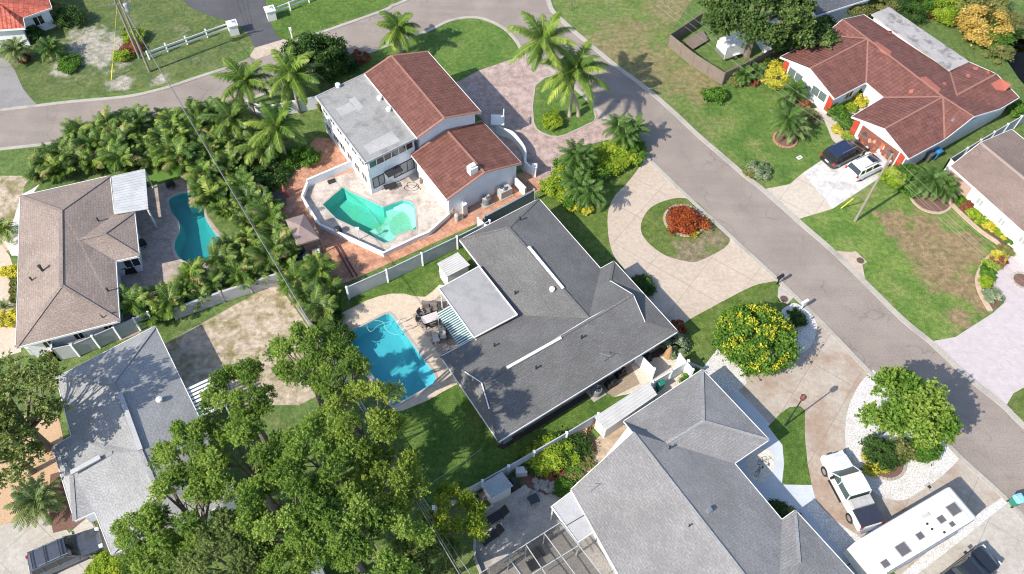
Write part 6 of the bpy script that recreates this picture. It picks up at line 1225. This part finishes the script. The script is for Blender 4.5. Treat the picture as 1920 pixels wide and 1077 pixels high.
for q,s,L_,z,lab,m_ in (((1478,222),21,2.5,2.4,'large shaggy palm on the lawn of the red tile house',L_DARKP),((1490,240),23,2.0,1.4,'lower yellowish palm beneath the shaggy palm on the lawn',L_SAB),((1492,168),22,1.9,1.8,'dark palm under the gable windows of the red tile house',L_DARKP),((1752,335),24,2.3,2.2,'palm standing in the round bed on the east lawn',L_DARKP),((1738,338),25,1.9,1.8,'second palm in the round bed on the east lawn, west one',L_DARKP),((1770,352),26,1.8,1.5,'third palm leaning out of the round bed towards the brick path',L_DARKP),((1396,140),27,1.4,1.2,'small palm by the corner of the wooden fence',L_DARKP),((1422,132),28,1.3,1.2,'second small palm along the wooden fence',L_DARKP)):
    palm('garden_palm',lab,(q[0],q[1]+8),q,s,22,L_,m_,.14,zt=z,ll=.55,nl=18,lw=.075,lo=-.4,arch=1.2)
palm('fan_palm','bushy fan palm at the west edge below the dirt yard',(66,960),(66,940),31,40,2.3,L_SAB,.25,zt=1.7,ll=.5,lw=.1,nl=16,lo=-.35,arch=.8)
palm('cycad','small spiky palm on the cream strip by the brown roof house',(10,578),(10,575),32,14,.9,L_SAB,.1,zt=.5,ll=.25,lw=.05,nl=10,lo=.1,arch=.6)
palm('fan_palm','small palm at the west edge beside the white gravel strip',(5,440),(5,430),33,20,1.8,L_AREC,.15,zt=1.5,ll=.5,lw=.08,nl=14)
# areca clumps: shared meshes
def areca_mesh(seed,ns=8,h=1.7,Ln=2.0):
    rr=random.Random(seed); V=[];val=[]
    for s in range(ns):
        a=rr.random()*6.28; r_=rr.uniform(.05,.5); o=Vector((r_*math.cos(a),r_*math.sin(a),h*rr.uniform(.35,1.1))); t0=rr.uniform(.08,.62)
        for k in range(5): frond(V,val,rr,o,a+rr.uniform(-1.4,1.4)+k*1.3,rr.uniform(.55,1.25),Ln*rr.uniform(.7,1.1),rr.uniform(.9,1.5),24,.06,.6,.42,1.2 if rr.random()<.05 else t0+rr.uniform(-.1,.12))
    return V,val
AM=[]; ST=[]
for i in range(5):
    V,val=areca_mesh(100+i); AM.append(quads_mesh('crown',V,val,[L_AREC if i%2 else L_PALM])); rr=random.Random(i); b=MB()
    for k in range(9): a=rr.random()*6.28; r_=rr.random()*.35; b.tube([(r_*math.cos(a),r_*math.sin(a),0),(r_*1.4*math.cos(a),r_*1.4*math.sin(a),1.4)],[.05,.035],5)
    o=b.build('stem',mat('areca_stem',(.3,.3,.12),None) if i==0 else bpy.data.materials['areca_stem']); ST.append(o.data); bpy.data.objects.remove(o)
def areca(px,py,lab,group,sc,rz,i,zt=0):
    c=G(px,py,zt); t=thing('areca_palm',lab,'palm',(c.x,c.y,0),rz,group,world=False); t.scale=(sc,sc,sc); obj_from('crown',AM[i%5],t); obj_from('stem',ST[i%5],t)
def inpoly(x,y,P):
    r=False
    for i in range(len(P)):
        a,b_=P[i-1],P[i]
        if (a[1]>y)!=(b_[1]>y) and x<(b_[0]-a[0])*(y-a[1])/(b_[1]-a[1])+a[0]: r=not r
    return r
placed=[]; rr=random.Random(3); cnt=0
for lab,grp,poly_,sp in (('feathery palm clump in the hedge between the curved road and brown roof house','palm hedge beside the curved road',[(70,348),(95,300),(150,268),(240,243),(330,222),(352,260),(350,325),(270,318),(200,332)],1.4),
  ('feathery palm clump in the broad hedge on the east side of the teal pool','palm hedge east of the teal pool',[(350,235),(430,222),(450,270),(440,320),(470,375),(530,425),(548,470),(545,520),(515,515),(470,470),(432,420),(395,385),(360,330)],1.45),
  ('clump of feathery palm in the row above the grey block wall','palm row above the block wall',[(262,592),(300,566),(425,500),(440,470),(515,500),(520,522),(420,556),(330,595),(290,612)],1.5),
  ('feathery palm clump in the corner between brick patio and cream pool deck','palms in the patio corner',[(550,500),(600,525),(640,545),(640,575),(615,600),(590,600),(560,560)],1.6)):
    xs=[p[0] for p in poly_]; ys=[p[1] for p in poly_]
    for k in range(2600):
        x,y=rr.uniform(min(xs),max(xs)),rr.uniform(min(ys),max(ys))
        if not inpoly(x,y,poly_): continue
        q=G(x,y)
        if any((q-p).length<sp for p in placed): continue
        placed.append(q); cnt+=1; areca(x,y,lab,grp,rr.uniform(.62,1.05),rr.random()*6.28,cnt)
# shrubs
SM={}
def shrub(px,py,r,h,col,lab,seed=0,name='shrub',group=None,leaf=None,cat='shrub'):
    key=(col,round(r*2),seed%3)
    if key not in SM:
        rq=round(r*2)/2 or .5; SM[key]=(crown_mesh('foliage',1,1,.8,int(28+14*rq),int(50+45*rq),(leaf or .13)/rq,seed+7,[SHR[col]],zmin=-.25,clr=.27,rough=.6,inner=.2)[0])
    c=G(px,py,h*.45); t=thing(name,lab,cat,(c.x,c.y,0),(seed*1.7)%6.28,group,world=False); o=obj_from('foliage',SM[key],t,(0,0,h*.42)); o.scale=(r,r,h*.62)
    b=MB(); rr_=random.Random(seed)
    for k in range(4): a=k*1.57+rr_.random(); b.tube([(0,0,0),(r*.3*math.cos(a),r*.3*math.sin(a),h*.5)],[.05,.02],5)
    b.build('stem',TRUNK,t); return t
shrub(1281,410,1.5,1.6,'croton','dense orange red croton bush in the ring on the driveway island',1); shrub(1296,435,.5,.5,'yellow','small yellow bush at the foot of the orange croton',2)
shrub(1495,600,.75,1.0,'dark','small round dark bush in the gravel between the flowering tree and the mailbox',3); shrub(1456,144,1.5,1.6,'yellow','round bright yellow bush at the corner of the red tile house',4); shrub(1344,177,1.0,1.3,'green','clipped round green bush at the point of the wooden fence',5)
shrub(1830,52,2.3,2.6,'orange','large golden orange bush on the back lawn by the canal',6,leaf=.2); shrub(1422,324,.95,.9,'silver','silvery variegated bush by the kerb of the red tile house drive',7); shrub(1408,324,.6,.7,'olive','small olive bush beside the silvery one at the kerb',8)
shrub(1035,226,.9,1.1,'lime','bright green bush at the tip of the driveway island',9); shrub(580,296,1.15,1.4,'green','round bright green bush by the brick steps of the garden',10)
shrub(1733,842,1.1,1.3,'green','round green bush beneath the street tree in the gravel bed',11); shrub(1642,868,.9,.7,'yellow','golden low bush at the front of the mixed gravel bed',12); shrub(1665,850,1.3,1.5,'dark','spiky dark green plant in the mixed gravel bed',13); shrub(1690,850,1.0,1.2,'olive','olive plant beside the spiky one in the mixed gravel bed',14)
shrub(1207,534,1.0,.9,'dark','dark bush in the shade at the front eave of the dark grey house',15); shrub(1266,637,1.0,1.1,'silver','pale silvery bush at the east corner of the dark grey roof',16); shrub(1270,616,.6,.8,'red','reddish bush just above the silvery one at the roof corner',17); shrub(1105,498,.5,.6,'orange','small orange plant in the shade of the dark grey roof',18,name='plant',cat='plant')
shrub(1080,385,.7,.7,'yellow','yellow flowering clump at the south end of the lime hedge',19); shrub(1100,390,.6,.6,'yellow','second yellow clump at the south end of the lime hedge',20)
for i,(x,y,r,h,cl) in enumerate([(1042,352,1.1,1.2,'lime'),(1056,332,1.2,1.4,'lime'),(1060,360,1.1,1.2,'lime'),(1078,368,1.2,1.3,'green'),(1112,322,1.1,1.3,'green'),(1125,308,1.2,1.3,'lime'),(1143,310,1.1,1.2,'lime'),(1160,300,1.2,1.3,'lime'),(1178,292,1.2,1.3,'lime'),(1192,285,1.1,1.2,'green'),(1135,292,1.1,1.4,'lime'),(1155,284,1.2,1.4,'lime'),(1172,276,1.2,1.4,'lime'),(1190,270,1.0,1.2,'green'),(1098,315,1.1,1.2,'green'),(1062,318,1.0,1.1,'green')]):
    shrub(x,y,r,h,cl,('bright lime leafy bush' if cl=='lime' else 'darker green leafy bush')+' in the low hedge between the two driveways',30+i,'hedge_bush','bushes of the lime hedge between the driveways')
for i,(x,y,r,cl,lab) in enumerate([(1802,378,.7,'green','green bush at the brick end of the bed under the white wall'),(1814,388,.5,'red','reddish bush under the white wall'),(1828,400,.6,'lime','lime bush under the white wall, third from the brick path'),(1840,412,.5,'lime','lime bush under the white wall, fourth from the brick path'),(1856,424,.5,'yellow','yellow bush in the middle of the bed under the white wall'),(1872,432,.6,'lime','lime bush past the middle of the bed under the white wall'),(1886,443,.55,'yellow','yellow bush near the end of the bed under the white wall'),(1898,452,.5,'green','green bush at the end of the bed under the white wall'),(1908,444,.6,'olive','tall olive bush against the white wall end')]): shrub(x,y,r,.8,cl,lab,60+i,name='border_bush')
for i,(x,y,cl) in enumerate([(1884,470,'olive'),(1870,482,'yellow'),(1860,498,'lime'),(1848,512,'green'),(1850,530,'lime'),(1858,553,'silver'),(1872,492,'red')]): shrub(x,y,.65,.6,cl,'low bush in the curved bed beside the pale walk, '+['by its north end','second from the north, yellow','lime one at the bend','green one on the outer edge','lime one below the bend','pale one at its south tip','reddish one at the inner edge'][i],75+i,name='border_bush')
for i,(x,y,r,h,cl,lab) in enumerate([(1520,215,1.0,1.2,'olive','olive bush at the corner of the gabled wing'),(1575,215,1.0,1.2,'green','green bush in the entrance garden'),(1590,232,.9,1.0,'green','second green bush in the entrance garden, nearer the garage'),(1572,245,.6,.6,'yellow','low yellow plant in the entrance garden'),(1592,258,.7,.7,'lime','lime plant beside the garage shutter'),(1593,200,.7,.7,'lime','lime bush in the entrance court'),(1615,188,.9,1.0,'yellow','yellow green bush deep in the entrance court'),(1618,170,.7,1.4,'dark','dark bush in the inner corner of the court'),(1478,195,.9,1.0,'dark','dark shrub below the gable window'),(1505,200,.7,.9,'red','purple red shrub beside the gabled wing')]): shrub(x,y,r,h,cl,lab+' of the red tile house',90+i)
for i,(x,y,r,h,cl,lab) in enumerate([(1675,335,1.1,1.3,'lime','bright green bush by the east pole and driveway'),(1700,345,1.2,1.3,'green','green bush between the east pole and the round bed'),(1688,325,1.0,1.3,'green','green bush tucked against the garage corner'),(1715,335,1.2,1.4,'dark','dark bush beside the palm bed'),(1375,152,.8,.9,'olive','olive plant along the wooden fence'),(1440,118,.9,1.0,'dark','dark bush at the end of the wooden fence'),(1410,150,.7,.7,'red','reddish plant by the wooden fence')]): shrub(x,y,r,h,cl,lab,110+i)
for i,(x,y,r,h,cl,lab) in enumerate([(1742,22,1.0,1.2,'red','pinkish bush in the small ring on the back lawn'),(1780,22,2.0,2.2,'lime','large lime bush on the back lawn'),(1810,28,1.6,2.0,'green','green bush beside the large lime bush'),(1845,12,2.2,3.2,'olive','tall olive bush at the north east edge'),(1868,75,1.8,1.6,'green','green bush by the canal bank'),(1885,60,1.8,1.4,'dark','dark bush on the canal bank'),(1910,48,1.8,1.2,'olive','olive bush at the east edge of the canal bank'),(1875,95,1.3,1.3,'olive','yellowish bush overhanging the canal'),(1650,8,2.0,1.8,'olive','olive bush behind the grey flat roof'),(1690,15,1.8,1.8,'dark','dark bush behind the grey flat roof'),(1715,8,1.8,2.0,'green','green bush north of the grey flat roof'),(1900,205,1.0,1.0,'green','green bush at the south east corner of the red tile roof'),(1560,60,1.6,2.2,'dark','dark bush against the north wall of the red tile house'),(1605,15,1.8,2.4,'olive','olive tree bush between two northern roofs'),(1490,110,1.5,2.0,'dark','dark bush by the north gable corner')]): shrub(x,y,r,h,cl,lab,130+i)
for i,(x,y,r,h,cl,lab) in enumerate([(248,68,1.0,1.2,'lime','yellow green bush beside the transformer pole'),(230,105,.9,.9,'lime','bright green plant below the transformer pole'),(130,122,1.1,.8,'green','green ground plant on the north west verge'),(240,92,1.0,.8,'red','brownish dry bush beside the sandy patch'),(62,62,1.2,1.3,'dark','dark bush by the red tiled corner house'),(110,22,1.6,1.8,'olive','olive bush beside the wall of the red tiled corner house'),(130,32,1.6,1.8,'dark','dark bush in the shade north of the sandy patch'),(45,112,.6,.6,'red','reddish plant beneath the sabal palm'),(630,125,1.1,1.1,'dark','dark low bush behind the flat roof'),(655,120,1.1,1.1,'dark','dark low bush between the flat roof and the red roof'),(670,112,.9,1.0,'red','brownish bush behind the ridge of the red roof'),(610,200,1.0,1.2,'olive','olive bush at the corner of the flat roof')]): shrub(x,y,r,h,cl,lab,150+i)
for i,(x,y,r,h,cl,lab) in enumerate([(1035,850,1.3,1.2,'lime','bright green hedge bush by the south vinyl fence, middle'),(1052,842,1.3,1.2,'green','green bush in the planted bed nearest the clay pots'),(1075,838,1.3,1.1,'dark','dark bush in the planted bed beside the tan path'),(1010,870,1.0,1.0,'lime','bright green bush at the north west tip of the planted bed'),(1020,860,1.0,1.0,'lime','bright green bush second from the tip of the planted bed'),(1090,860,.8,.6,'olive','low olive plant at the tan path edge'),(1070,880,.8,.5,'green','low green plant in the mulch of the planted bed'),(1075,898,.8,.6,'olive','olive plant in the lower planted bed'),(1060,915,.9,.7,'green','green plant at the foot of the carport roof'),(1040,885,.6,.5,'red','reddish groundcover plant in the mulch'),(985,872,.7,.7,'dark','dark plant by the south vinyl fence')]): shrub(x,y,r,h,cl,lab,170+i)
for i,(x,y) in enumerate([(26,520),(27,533),(26,546),(27,560)]): shrub(x,y,.35,.5,'olive','small round bush in the row along the west wall of the brown roof house',185,'border_bush','little bushes along the west wall')
for i,(x,y,cl,lab) in enumerate([(24,596,'yellow','yellow low bush at the west wall of the brown roof house'),(25,510,'yellow','small yellow bush at the head of the row by the west wall'),(1460,960,'dark','dark bush in the entrance nook of the mid grey house'),(1478,968,'olive','olive bush in the entrance nook of the mid grey house'),(1300,706,'green','small green plant by the bright white fence corner'),(190,965,'olive','olive bush at the lower wing of the light grey house'),(188,1060,'lime','green bush beside the dark grey car'),(215,1065,'lime','second green bush beside the dark grey car')]): shrub(x,y,.8,.8,cl,lab,190+i)
for i,(x,y,r,h,cl,lab) in enumerate([(500,400,1.4,2.0,'dark','dark leafy bush at the edge of the shaded patio'),(470,300,1.6,1.8,'dark','dark shaded bush in the garden by the palm hedge'),(505,330,1.6,1.2,'dark','dark spreading bush on the shady garden lawn'),(610,552,.9,1.0,'red','reddish bush by the patio corner palms'),(630,600,.8,.9,'dark','dark bush at the corner of the cream pool deck'),(545,300,1.0,1.0,'green','green bush under the young bright palm'),(500,265,1.3,1.5,'lime','bright lime bush under the coconut pair'),(420,300,1.3,1.7,'lime','bright lime bush in the palm hedge'),(640,640,1.0,1.2,'dark','dark bush between the fence and the blue pool'),(608,575,1.1,1.4,'green','green bush at the foot of the patio corner palms')]): shrub(x,y,r,h,cl,lab,210+i)
MB().prism([G(*q)[:2] for q in ((585,1010),(598,1035),(612,1080),(640,1140),(600,1150),(575,1080),(565,1030))],0,2.4).build('outbuilding',mat('blue_grey_roof',(.22,.25,.28),None,1,8,.2,.6),label='narrow blue grey flat roof half hidden at the south edge under the oaks',cat='outbuilding')
